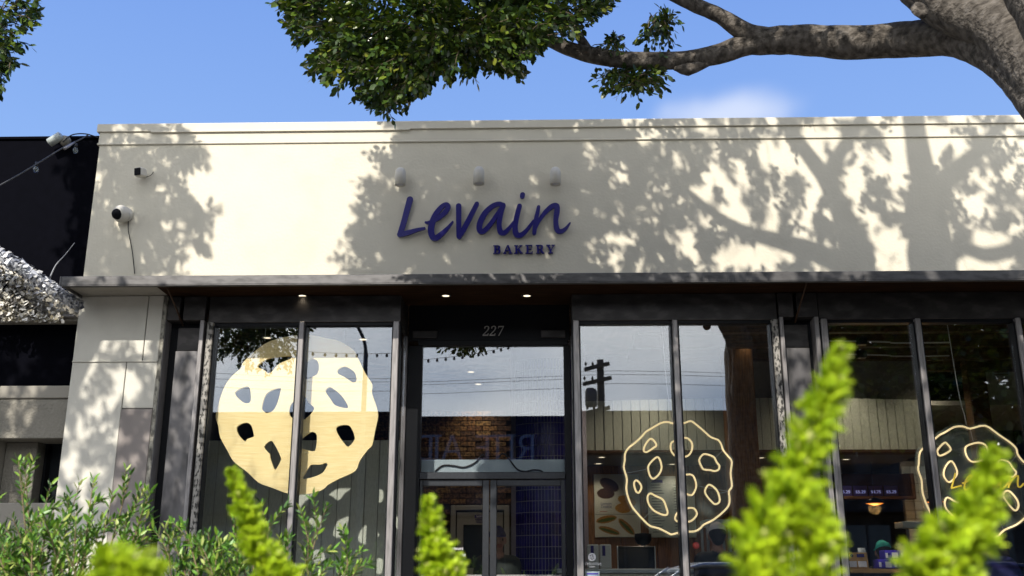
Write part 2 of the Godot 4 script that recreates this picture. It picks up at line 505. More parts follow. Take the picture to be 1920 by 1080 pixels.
# ---------------------------------------------------------------- the bakery building
const TOP := 5.77
const SOFFIT := 4.0
func make_bakery() -> Node3D:
	var b := thing("bakery_building", "cream stucco shopfront with a steel canopy over tall dark-framed windows", "building")
	var xl := -4.255
	var xr := 9.5
	var st = M.stucco
	slab("fascia_wall", b, st, xl, xr, SOFFIT + 0.02, 5.55, -0.30, 0.0, 0.006)
	slab("crown_bead", b, M.coping, xl - 0.02, xr, 5.548, 5.572, -0.30, 0.014, 0.006)
	slab("crown_band", b, M.coping, xl - 0.01, xr, 5.573, 5.682, -0.30, 0.006, 0.002)
	slab("coping", b, M.coping, xl - 0.035, xr, 5.684, TOP, -0.34, 0.022, 0.005)
	slab("coping_joint_cover", b, M.coping, -3.75, -1.2, 5.672, 5.69, 0.0, 0.026, 0.002)
	slab("roof", b, M.far_wall, xl, xr, 5.15, 5.3, -11.0, -0.3, 0.0)
	slab("side_wall", b, M.far_wall, xl, xl + 0.2, 0.0, 5.15, -11.0, -0.31, 0.0)
	slab("side_wall", b, M.far_wall, xr - 0.2, xr, 0.0, 5.15, -11.0, -0.31, 0.0)
	slab("back_wall", b, M.inside_wall, xl + 0.2, xr - 0.2, 0.0, 5.15, -11.0, -10.8, 0.0)
	# pilaster of cement panels at the party wall
	var py := Y(200, 678)
	var x1 := X(275, 600)
	var x2 := X(233, 720)
	var xe := X(300, 640)
	slab("pilaster_core", b, M.dark_steel, xl + 0.01, xe - 0.005, 0.0, SOFFIT + 0.01, -0.30, -0.022, 0.0)
	var yb := Y(240, 766)
	for p in [[xl, x1 - 0.005, py + 0.005, SOFFIT + 0.012, "cement_panel"], [x1 + 0.003, xe - 0.004, py + 0.005, SOFFIT + 0.012, "cement_panel"], [xl, x2 - 0.004, 0.0, py - 0.005, "cement_panel"], [x2 + 0.004, xe - 0.004, yb + 0.004, py - 0.005, "cement_panel"], [x2 + 0.001, xe - 0.004, 0.0, yb - 0.003, "taupe_panel"]]:
		slab("wall_panel", b, M[p[4]], p[0], p[1], p[2], p[3], -0.021, 0.006 if p[4] == "taupe_panel" else 0.0, 0.004)
	slab("corner_strip", b, M.strip, xe, xe + 0.035, 0.0, SOFFIT + 0.005, -0.2, 0.012, 0.005)
	slab("ledge_strip", b, M.cement_panel, xl, xe - 0.006, py - 0.006, py + 0.006, -0.01, 0.012, 0.003)
	# canopy
	slab("canopy_edge", b, M.canopy_steel, xl + 0.02, xr, SOFFIT - 0.012, SOFFIT + 0.07, 0.425, 0.45, 0.003)
	slab("canopy_lip", b, M.canopy_steel, xl + 0.02, xr, SOFFIT - 0.022, SOFFIT - 0.0125, 0.40, 0.45, 0.002)
	slab("canopy_end", b, M.canopy_steel, xl + 0.002, xl + 0.0195, SOFFIT - 0.012, SOFFIT + 0.07, 0.001, 0.45, 0.003)
	slab("canopy_top", b, M.dark_steel, xl + 0.021, xr, SOFFIT + 0.048, SOFFIT + 0.066, 0.001, 0.424, 0.0)
	slab("canopy_soffit", b, M.beige_trim, xl + 0.021, xe + 0.03, SOFFIT + 0.013, SOFFIT + 0.03, 0.007, 0.424, 0.0)
	slab("canopy_soffit", b, M.soffit_wood, xe + 0.032, xr, SOFFIT + 0.013, SOFFIT + 0.019, -0.41, 0.424, 0.0)
	slab("crossbeam", b, M.dark_steel, xe + 0.04, xr, SOFFIT + 0.021, 4.3, -0.40, -0.301, 0.0)
	steel_column(b, X(303, 605), X(384, 605), true)
	steel_column(b, X(1461, 605), X(1537, 605), false)
	# window bays: list of upright centres
	window_bay(b, [-3.005, -2.152, -1.275], -3.055, true)
	window_bay(b, [0.385, 1.292, 2.205], 0.36, false)
	window_bay(b, [2.655, 3.508, 4.415, 5.32], 2.64, false)
	slab("end_pier", b, st, 5.4, xr, 0.0, SOFFIT + 0.005, -0.3, -0.05, 0.0)
	entry(b)
	return b
func steel_column(b: Node3D, x0: float, x1: float, left: bool) -> void:
	var c := group_part("steel_column", b)
	var w := x1 - x0
	slab("web", c, M.black_frame, x0, x1, 0.0, SOFFIT + 0.012, -0.28, -0.16, 0.0)
	slab("flange", c, M.bright_steel, x0 + 0.004, x0 + 0.04, 0.0, 3.775, -0.159, 0.0, 0.004)
	slab("flange", c, M.bright_steel, x1 - 0.045, x1 - 0.006, 0.0, 3.775, -0.159, -0.002, 0.004)
	var p0 := x0 + (0.125 if left else 0.055)
	slab("face_plate", c, M.steel, p0, p0 + 0.225, 0.0, 3.50, -0.159, -0.085, 0.003)
	slab("face_plate", c, M.header_steel, p0 + 0.006, p0 + 0.223, 3.503, 3.72, -0.159, -0.09, 0.003)
	var m := x0 + w * 0.42
	slab("cap_plate", c, M.header_steel, x0 + 0.006, m - 0.012, 3.777, SOFFIT + 0.005, -0.159, -0.008, 0.004)
	slab("cap_plate", c, M.header_steel, m + 0.022, x1 - 0.006, 3.777, SOFFIT + 0.005, -0.159, -0.006, 0.004)
	part("tie_rod", tube([Vector3(m + (-0.02 if left else 0.03), SOFFIT + 0.005, 0.36), Vector3(m + 0.008, 3.74, -0.075)], 0.008, -1, 8, 1), M.rust, c)
	if left: slab("filler", c, M.rust, x1 + 0.002, -3.06, 0.0, SOFFIT + 0.005, -0.28, -0.07, 0.003)
	else: slab("filler", c, M.rust, x0 - 0.03, x0 - 0.002, 0.0, SOFFIT + 0.005, -0.28, -0.05, 0.003)
func window_bay(b: Node3D, ups: Array, x_start: float, first: bool) -> void:
	var w := group_part("shop_window", b)
	var n := ups.size()
	var head := 3.755
	var x0: float = ups[0] - 0.035
	var x1: float = ups[n - 1] + 0.035
	slab("header", w, M.header_steel, x0, x1, head + 0.002, SOFFIT + 0.01, -0.28, -0.035, 0.004)
	slab("head_bead", w, M.black_frame, x0, x1, head - 0.03, head, -0.13, -0.05, 0.003)
	for k in n:
		var x: float = ups[k]
		var edge := k == 0 or k == n - 1
		var rough_jamb: bool = edge and ((first and k == 0) or (not first and k == n - 1))
		slab("jamb" if edge else "mullion", w, M.flaked_paint if rough_jamb else M.bright_steel, x - (0.028 if edge else 0.024), x + (0.028 if edge else 0.024), 0.45, head - 0.001, -0.11, 0.004, 0.006)
		slab("glazing_gasket", w, M.black_frame, x - 0.040, x + 0.040, 0.45, head - 0.031, -0.125, -0.022, 0.002)
	for k in n - 1:
		slab("glass_pane", w, M.glass, ups[k] + 0.0405, ups[k + 1] - 0.0405, 0.47, head - 0.032, -0.095, -0.087, 0.0)
	slab("sill", w, M.header_steel, x0, x1, 0.40, 0.449, -0.28, 0.01, 0.004)
	slab("stall_riser", w, M.dark_steel, x0, x1, 0.0, 0.399, -0.25, -0.04, 0.004)
const DZ := -0.65
func entry(b: Node3D) -> void:
	var e := group_part("entrance", b)
	var x0 := -1.245
	var x1 := 0.355
	slab("recess_ceiling", e, M.soffit_wood, x0, x1, 4.27, 4.29, DZ - 0.1, -0.411, 0.0)
	# glazed returns of the recess
	for s in [[x0 - 0.035, 1], [x1 + 0.005, -1]]:
		var x: float = s[0]
		slab("return_head", e, M.header_steel, x, x + 0.03, 3.76, 4.265, DZ, -0.281, 0.0)
		slab("return_post", e, M.steel, x - 0.005, x + 0.04, 0.0, 3.755, DZ - 0.02, DZ + 0.05, 0.004)
		slab("return_glass", e, M.glass, x + 0.011, x + 0.019, 0.1, 3.755, DZ + 0.051, -0.126, 0.0)
		slab("return_base", e, M.dark_steel, x, x + 0.03, 0.0, 0.099, DZ + 0.051, -0.126, 0.0)
	var gl := X(792, 700, DZ)
	var gr := X(1057, 700, DZ)
	var ytop := Y(925, 649, DZ)
	var ybar0 := Y(925, 899, DZ)
	var ybar1 := Y(925, 886, DZ)
	slab("transom_header", e, M.black_frame, x0 + 0.006, x1 - 0.006, ytop + 0.05, 4.268, DZ - 0.1, DZ + 0.02, 0.004)
	slab("header_end_plate", e, M.header_steel, x0 + 0.05, x0 + 0.29, ytop + 0.075, ytop + 0.15, DZ + 0.021, DZ + 0.045, 0.004)
	slab("header_end_plate", e, M.header_steel, x1 - 0.29, x1 - 0.05, ytop + 0.075, ytop + 0.15, DZ + 0.021, DZ + 0.045, 0.004)
	slab("transom_frame", e, M.black_frame, gl - 0.045, gr + 0.045, ytop, ytop + 0.049, DZ - 0.06, DZ + 0.04, 0.003)
	slab("door_post", e, M.black_frame, x0 + 0.006, gl, 0.0, ytop - 0.001, DZ - 0.06, DZ + 0.03, 0.003)
	slab("door_post", e, M.black_frame, gr, x1 - 0.006, 0.0, ytop - 0.001, DZ - 0.06, DZ + 0.03, 0.003)
	slab("transom_bar", e, M.door_frame, gl + 0.001, gr - 0.001, ybar0, ybar1, DZ - 0.05, DZ + 0.05, 0.004)
	slab("transom_pane", e, M.door_glass, gl + 0.001, gr - 0.001, ybar1 + 0.001, ytop - 0.001, DZ - 0.012, DZ - 0.004, 0.0)
	var mid := X(918, 980, DZ)
	for s in [[gl + 0.004, mid - 0.004, 1], [mid + 0.004, gr - 0.004, -1]]:
		var d := group_part("entrance_door", b)
		var a: float = s[0]
		var c: float = s[1]
		var inner: float = 0.062
		var wl: float = 0.03 if s[2] > 0 else inner
		var wr: float = inner if s[2] > 0 else 0.04
		slab("stile", d, M.door_frame, a, a + wl, 0.02, ybar0 - 0.006, DZ - 0.025, DZ + 0.025, 0.004)
		slab("stile", d, M.door_frame, c - wr, c, 0.02, ybar0 - 0.006, DZ - 0.025, DZ + 0.025, 0.004)
		slab("rail", d, M.door_frame, a + wl + 0.001, c - wr - 0.001, ybar0 - 0.062, ybar0 - 0.006, DZ - 0.024, DZ + 0.024, 0.004)
		slab("rail", d, M.bright_steel, a + wl + 0.001, c - wr - 0.001, 1.475, 1.50, DZ - 0.02, DZ + 0.03, 0.004)
		slab("rail", d, M.door_frame, a + wl + 0.001, c - wr - 0.001, 0.02, 0.26, DZ - 0.024, DZ + 0.024, 0.004)
		slab("glass_pane", d, M.door_glass, a + wl + 0.001, c - wr - 0.001, 1.501, ybar0 - 0.063, DZ - 0.012, DZ - 0.004, 0.0)
		slab("glass_pane", d, M.door_glass, a + wl + 0.001, c - wr - 0.001, 0.261, 1.474, DZ - 0.012, DZ - 0.004, 0.0)
		var hx: float = c - wr * 0.5 if s[2] > 0 else a + wl * 0.5
		part("pull_handle", tube([Vector3(hx, 0.85, DZ + 0.024), Vector3(hx, 0.86, DZ + 0.07), Vector3(hx, 1.0, DZ + 0.075), Vector3(hx, 1.2, DZ + 0.075), Vector3(hx, 1.34, DZ + 0.07), Vector3(hx, 1.35, DZ + 0.024)], 0.012), M.stainless, d)
	# behind the transom: pale housing with two cables
	var hb := thing("header_housing", "pale teal metal housing behind the glass above the entrance doors", "housing", Vector3((gl + gr) / 2, ybar1 - 0.01, DZ - 0.12))
	var hh := Y(925, 862, DZ - 0.1) - ybar1 + 0.01
	part("casing", cbox(Vector3(gr - gl, hh, 0.08), 0.006), M.pale_teal, hb, Vector3(0, hh / 2, 0))
	for k in 2:
		var px := [[815, 884], [830, 873], [850, 873], [870, 876], [890, 868], [900, 857], [905, 852], [908, 858]] if k == 0 else [[935, 858], [941, 851], [948, 853], [957, 864], [970, 880], [985, 884], [1000, 881], [1012, 882], [1018, 885]]
		var pts := []
		for q in px: pts.append(at(q[0], q[1], DZ - 0.07) - hb.position)
		part("cable", tube(pts, 0.008), M.cable_black, hb)
	# house number
	var num := thing("house_number", "thin grey metal number 227 on the dark entrance header", "number", at(925, 621, DZ + 0.021))
	var xx := -0.068
	for ch in "227":
		var t := text_mesh(ch, 0.098, 0.008, "Droid Serif")
		var o := part("digit", t, M.number_metal, num, Vector3(xx, 0, 0.005))
		o.basis = Basis(Vector3(0.92, 0, 0), Vector3(0.18, 1, 0), Vector3(0, 0, 1))
		xx += 0.068

# ---------------------------------------------------------------- things on the facade
const SCRIPT := [
	["letter", [[[388, 325], [362, 420], [335, 520], [308, 605]], [46, 42, 40, 38]], [[[305, 612], [370, 598], [440, 577], [506, 562]], [40, 36, 28, 18]]],
	["letter", [[[515, 512], [545, 513], [610, 485], [670, 435], [700, 390], [688, 368], [655, 380], [610, 430], [575, 500], [560, 570], [570, 625], [600, 640], [650, 605], [700, 555], [738, 508]], [14, 24, 30, 36, 36, 34, 34, 38, 44, 46, 44, 42, 36, 24, 12]]],
	["letter", [[[786, 378], [786, 450], [786, 540], [788, 630]], [40, 38, 36, 34]], [[[790, 632], [830, 565], [880, 470], [935, 362]], [34, 38, 36, 32]]],
	["letter", [[[1152, 375], [1115, 362], [1060, 382], [1000, 440], [960, 520], [958, 578], [990, 585], [1040, 535], [1100, 450], [1148, 378]], [34, 34, 36, 40, 42, 40, 36, 32, 30, 26]], [[[1150, 372], [1128, 450], [1117, 530], [1128, 590], [1160, 598], [1200, 560], [1245, 500]], [36, 36, 36, 40, 36, 26, 18]]],
	["letter", [[[1284, 378], [1265, 450], [1248, 540], [1255, 605], [1290, 618], [1340, 580], [1400, 500]], [34, 36, 38, 42, 38, 28, 18]], [[[1309, 286], [1306, 302]], [36, 34]]],
	["letter", [[[1440, 385], [1425, 460], [1412, 530], [1404, 602]], [24, 30, 32, 28]], [[[1408, 580], [1440, 505], [1490, 435], [1545, 385], [1585, 378], [1590, 420], [1580, 500], [1590, 570], [1620, 588], [1660, 565], [1697, 518]], [18, 24, 30, 36, 40, 40, 36, 38, 34, 24, 10]]]]
func make_sign() -> void:
	var base := at(900, 440, 0.0)
	var s := thing("script_sign", "navy blue handwritten metal letters fixed to the cream wall", "sign", base)
	for letter in SCRIPT:
		var l := group_part("letter", s)
		for i in range(1, letter.size()):
			var pts := []
			var wid := []
			for p in letter[i][0]:
				var w := at(680 + p[0] / 4.364, 300 + p[1] / 4.364, 0.03) - base
				pts.append(Vector2(w.x, w.y))
			for q in letter[i][1]: wid.append(q / 4.364 * 0.0058)
			part("stroke", stroke(pts, wid, 0.022), M.navy_sign, l, Vector3(0, 0, 0.02 + 0.0012 * i))
		part("stand_off", tube([Vector3.ZERO, Vector3(0, 0, 0.03)], 0.006, -1, 6, 1), M.dark_steel, l, Vector3((at(680 + letter[1][0][1][0] / 4.364, 300, 0.03) - base).x, (at(900, 300 + letter[1][0][1][1] / 4.364, 0.03) - base).y, 0))
	var b := thing("small_letter_sign", "small navy slab-serif capital letters reading BAKERY under the handwritten sign", "sign", at(982, 469, 0.0))
	var k := 0
	for ch in "BAKERY":
		var t := text_mesh(ch, 0.084, 0.022, "Droid Serif", 700)
		part("letter", t, M.navy_sign, b, Vector3(-0.252 + k * 0.1008, 0.0, 0.016))
		k += 1
func make_facade_things() -> void:
	var i := 0
	for p in [[753, 338, "white down-facing cylinder wall light above the capital letter of the sign"], [899, 336, "white down-facing cylinder wall light, middle of the three above the sign"], [1041, 337, "white down-facing cylinder wall light above the end of the handwritten sign"]]:
		var o := thing("wall_light", p[2], "wall light", at(p[0], p[1], 0.0), 0.0, "wall lights above the sign")
		part("housing", lathe([Vector2(0.0, -0.075), Vector2(0.036, -0.075), Vector2(0.046, -0.088), Vector2(0.052, -0.086), Vector2(0.053, 0.03), Vector2(0.047, 0.062), Vector2(0.03, 0.083), Vector2(0.0, 0.09)], 20), M.white_paint, o, Vector3(0, 0, 0.09))
		part("wall_bracket", cbox(Vector3(0.04, 0.05, 0.05), 0.006), M.white_paint, o, Vector3(0, 0, 0.022))
		part("lens", lathe([Vector2(0.0, 0.0), Vector2(0.035, 0.0), Vector2(0.035, 0.004), Vector2(0.0, 0.004)], 16), M.label_white, o, Vector3(0, -0.081, 0.09))
		i += 1
	var d := thing("dome_camera", "white round dome security camera with dark lens on cream wall", "camera", at(236, 404, 0.0))
	d.scale = Vector3.ONE * 1.15
	var tilt := Basis(Vector3.RIGHT, deg_to_rad(112)) .rotated(Vector3.UP, deg_to_rad(-22))
	part("mount", lathe([Vector2(0.0, 0.0), Vector2(0.062, 0.0), Vector2(0.066, 0.01), Vector2(0.06, 0.05), Vector2(0.0, 0.05)], 20), M.white_paint, d, Vector3.ZERO, Vector3(PI / 2, 0, 0))
	var sh := part("shell", lathe([Vector2(0.06, 0.0), Vector2(0.072, 0.02), Vector2(0.07, 0.05), Vector2(0.052, 0.075), Vector2(0.046, 0.077)], 24), M.white_paint, d, Vector3(0, 0, 0.045))
	sh.basis = tilt
	var ln := part("lens_dome", lathe([Vector2(0.047, 0.072), Vector2(0.04, 0.096), Vector2(0.022, 0.112), Vector2(0.0, 0.117)], 20), M.black_plastic, d, Vector3(0, 0, 0.045))
	ln.basis = tilt
	part("cable", tube([Vector3(0.03, -0.05, 0.01), Vector3(0.04, -0.14, 0.008), Vector3(0.09, -0.32, 0.006), Vector3(0.13, -0.51, 0.006)], 0.0035), M.far_wall, d)
	var f := thing("flood_light", "small square wall flood light with dark face and white casing", "light", at(270, 330, 0.0))
	part("casing", cbox(Vector3(0.085, 0.085, 0.09), 0.012), M.white_paint, f, Vector3(0, 0, 0.085), Vector3(0.15, -0.3, 0))
	part("face", cbox(Vector3(0.072, 0.072, 0.01), 0.004), M.black_plastic, f, Vector3(-0.014, -0.007, 0.13), Vector3(0.15, -0.3, 0))
	part("bracket", cbox(Vector3(0.03, 0.03, 0.05), 0.004), M.white_paint, f, Vector3(0, 0, 0.025))
	part("wire", tube([Vector3(0.04, -0.03, 0.04), Vector3(0.075, 0.0, 0.02), Vector3(0.09, 0.04, 0.005)], 0.003), M.far_wall, f)
	# canopy downlights
	var spots := [[567, 554, "recessed canopy light in front of the wooden cookie window"], [836, 554, "recessed canopy light over the entrance, beside the cookie window"], [988, 554, "recessed canopy light over the entrance, beside the neon window"], [1262, 555, "recessed canopy light over the neon cookie window"], [1720, 555, "recessed canopy light over the window beyond the steel column"]]
	for p in spots:
		var w := at_height(p[0], p[1], SOFFIT + 0.012)
		downlight("canopy_light", p[2], w, 0.035, 0.03, "canopy downlights")
	# neighbours' overhead cable with bulbs
	var c := thing("string_light", "string light cable with clear bulbs fixed at the cream wall's corner", "string light", at(170, 262, 0.02))
	var a := at(-60, 380, 1.0) - c.position
	var z0 := at(120, 276, 0.3) - c.position
	var z1 := at(165, 253, 0.06) - c.position
	part("cable", tube([a, at(40, 325, 0.65) - c.position, z0, at(150, 262, 0.15) - c.position, z1], 0.007), M.lamp_pole, c)
	part("cable_loop", tube([at(118, 266, 0.1) - c.position, at(135, 253, 0.08) - c.position, at(160, 251, 0.05) - c.position, at(184, 258, 0.02) - c.position], 0.006), M.cable_black, c)
	for p in [[68, 312, 0.5, 1], [142, 277, 0.2, 1], [-10, 350, 0.85, 1]]:
		var w: Vector3 = at(p[0], p[1], p[2]) - c.position
		part("bulb_socket", lathe([Vector2(0, 0), Vector2(0.016, 0), Vector2(0.013, 0.045), Vector2(0, 0.045)], 10), M.cable_black, c, w)
		part("bulb", lathe([Vector2(0, -0.06), Vector2(0.016, -0.055), Vector2(0.026, -0.035), Vector2(0.022, -0.012), Vector2(0.012, 0.002)], 12), M.clear, c, w)
	part("turnbuckle", tube([at(121, 279, 0.33) - c.position, at(140, 267, 0.2) - c.position], 0.014, 0.01, 8, 1), M.bright_steel, c)
	var j := thing("junction_light", "grey twin spotlight with round junction box on the dark wall's top", "spotlight", at(125, 268, -0.02))
	part("round_box", lathe([Vector2(0, 0), Vector2(0.05, 0), Vector2(0.055, 0.02), Vector2(0.045, 0.06), Vector2(0, 0.07)], 16), M.beige_wall, j, Vector3(0, 0.01, 0), Vector3(PI / 2, 0, 0.2))
	part("lamp_head", lathe([Vector2(0, -0.07), Vector2(0.045, -0.07), Vector2(0.045, 0.06), Vector2(0.03, 0.07), Vector2(0, 0.07)], 16), M.white_tile, j, Vector3(-0.085, 0.015, 0.06), Vector3(0.2, 0, -1.0))
	var spike := thing("bare_wire", "short curved bare wire standing above the canopy corner", "wire", at(94, 520, 0.1))
	part("strand", tube([Vector3.ZERO, at(105, 497, 0.1) - spike.position, at(122, 478, 0.1) - spike.position, at(140, 455, 0.1) - spike.position], 0.009, 0.002), M.rim, spike)
func downlight(called: String, label: String, w: Vector3, r: float, power: float, group: String) -> void:
	var o := thing(called, label, "downlight", w, 0.0, group)
	part("trim_ring", lathe([Vector2(r, -0.006), Vector2(r * 1.45, -0.006), Vector2(r * 1.5, 0.0), Vector2(r, 0.0)], 16), M.white_paint if called != "canopy_light" else M.dark_steel, o)
	part("lens", lathe([Vector2(0, -0.003), Vector2(r, -0.003), Vector2(r, 0.001), Vector2(0, 0.001)], 14), M.downlight_glow, o)
	var l := SpotLight3D.new()
	l.name = "lamp"
	l.light_energy = power
	l.light_color = Color(1.0, 0.93, 0.82)
	l.spot_angle = 58.0
	l.spot_range = 14.0
	l.spot_attenuation = 2.0
	l.light_size = r
	l.shadow_enabled = true
	l.rotation.x = -PI / 2
	l.position.y = -0.02
	o.add_child(l)

# ---------------------------------------------------------------- the neighbour
func make_neighbour() -> void:
	var n := thing("dark_neighbour_building", "near-black rendered neighbour building with a beige ground floor", "building")
	var xr := -4.262
	var top := Y(80, 262, -0.06)
	var h1 := Y(60, 604, -0.06)
	var h2 := Y(60, 722, -0.06)
	slab("upper_wall", n, M.navy_wall, -12.0, xr, h1 + 0.3, top, -0.5, -0.06, 0.004)
	slab("parapet_cap", n, M.navy_wall, -12.0, xr, top + 0.001, top + 0.03, -0.52, -0.04, 0.004)
	slab("awning_board", n, M.beige_wall, -12.0, xr - 0.003, h1 + 0.002, h1 + 0.299, -0.5, -0.03, 0.006)
	slab("board_rail", n, M.beige_trim, -5.1, -4.62, h1 + 0.075, h1 + 0.1, -0.03, 0.01, 0.004)
	slab("board_clip", n, M.bright_steel, -4.40, xr - 0.02, h1 + 0.03, h1 + 0.05, -0.03, 0.02, 0.004)
	slab("dark_transom", n, M.navy_wall, -12.0, xr - 0.003, h2 + 0.002, h1, -0.5, -0.16, 0.0)
	slab("core", n, M.navy_wall, -12.0, xr, 0.0, top - 0.05, -6.0, -0.91, 0.0)
	var l1 := Y(60, 748, -0.1)
	var l2 := Y(60, 822, -0.1)
	slab("lintel", n, M.beige_trim, -4.95, xr - 0.003, l1 + 0.004, h2, -0.5, -0.09, 0.008)
	slab("wall_panel", n, M.beige_wall, -4.95, xr - 0.003, l2, l1 - 0.004, -0.5, -0.10, 0.006)
	slab("wall_pier", n, M.beige_trim, -12.0, -4.955, 0.0, h2 - 0.01, -0.5, -0.06, 0.02)
	var wx := X(82, 860, -0.5)
	slab("window_reveal", n, M.beige_wall, -4.95, wx, 0.0, l2 - 0.002, -0.9, -0.35, 0.006)
	slab("window_pane", n, M.far_window, wx + 0.03, xr, Y(80, 945, -0.5), l2 + 0.6, -0.62, -0.58, 0.0)
	slab("window_frame", n, M.black_frame, wx + 0.002, wx + 0.03, 1.0, l2 - 0.002, -0.64, -0.5, 0.003)
	slab("window_frame", n, M.dark_steel, X(104, 900, -0.5), X(107, 900, -0.5), 1.0, Y(104, 875, -0.5), -0.579, -0.55, 0.003)
	slab("window_sill", n, M.beige_trim, -4.95, xr - 0.003, 1.0, Y(80, 947, -0.4), -0.63, -0.12, 0.008)
	slab("lower_wall", n, M.beige_wall, -4.95, xr - 0.003, 0.0, 0.999, -0.63, -0.16, 0.006)
	# netting
	var net := thing("camouflage_net", "grey and white leaf-cut camouflage netting rolled along its edge by the dark wall", "netting", at(60, 600, 0.25))
	rng.seed = 77
	var o := net.position
	var roll_pts := [at(-140, 395, 0.5) - o, at(-40, 455, 0.45) - o, at(20, 490, 0.4) - o, at(70, 522, 0.32) - o, at(110, 550, 0.25) - o, at(147, 572, 0.12) - o]
	var line := smooth_line(roll_pts, 12)
	part("roll_core", tube(roll_pts, 0.05, 0.03, 8, 4), M.beige_wall, net)
	var st := begin()
	for i in 800:
		var f := pow(rng.randf(), 0.9)
		var p := line[mini(int(f * (line.size() - 1)), line.size() - 2)]
		p = p.lerp(line[mini(int(f * (line.size() - 1)), line.size() - 2) + 1], rng.randf())
		var r := lerpf(0.068, 0.042, f)
		var an := rng.randf() * TAU
		var dirn := Vector3(0.45 * cos(an), cos(an) * 0.9, sin(an)).normalized()
		flake(st, p + dirn * r, dirn, rng.randf_range(0.018, 0.04), [Color(0.40, 0.42, 0.46), Color(0.70, 0.71, 0.73), Color(0.16, 0.17, 0.20), Color(0.52, 0.52, 0.50)][rng.randi() % 4])
	tag(part("rolled_edge", finish(st), M.net_cloth, net), "", "", "", "stuff")
	st = begin()
	for i in 2300:
		var u := rng.randf()
		var px := lerpf(-150, 118, pow(u, 0.8))
		var ytop := 405.0 + (px + 140) * 0.617
		var py := lerpf(ytop, 602, rng.randf())
		if px > 62 and py < 590 and rng.randf() < 0.8: continue
		var w := at(px, py, rng.randf_range(0.0, 0.16)) - o
		flake(st, w, Vector3(rng.randf_range(-0.8, 0.8), rng.randf_range(-0.5, 1.0), 0.8).normalized(), rng.randf_range(0.012, 0.028), [Color(0.72, 0.70, 0.64), Color(0.25, 0.22, 0.15), Color(0.55, 0.53, 0.46), Color(0.06, 0.05, 0.035)][rng.randi() % 4])
	for i in 6:                                                   # the net's cords
		var y := lerpf(480, 600, i / 33.0)
		st.set_color(Color(0.08, 0.07, 0.05))
		var p0 := at(-150, y - 40 + 40 * sin(i * 1.7), 0.07) - o
		var p1 := at(minf(112, (y - 480) * 1.0 + 10), y, 0.05) - o
		add_tube(st, PackedVector3Array([p0, p1]), func(_t): return 0.0015, 3)
	tag(part("net_sheet", finish(st), M.net_cloth, net), "", "", "", "stuff")
func flake(st: SurfaceTool, p: Vector3, n: Vector3, s: float, c: Color) -> void:
	var u := n.cross(Vector3(rng.randf() - 0.5, rng.randf() - 0.5, rng.randf() - 0.5)).normalized()
	var v := n.cross(u)
	st.set_color(c)
	var bend := n * s * rng.randf_range(-0.5, 0.7)
	var q := [p - u * s - v * s * 0.5, p - v * s * 0.75, p + u * s * 1.1 - v * s * 0.2 + bend, p + u * s * 0.6 + v * s * 0.6 + bend, p + v * s * 0.5, p - u * s * 0.8 + v * s * 0.55 - bend * 0.4]
	for k in range(1, 5): tri(st, q[0], q[k], q[k + 1])

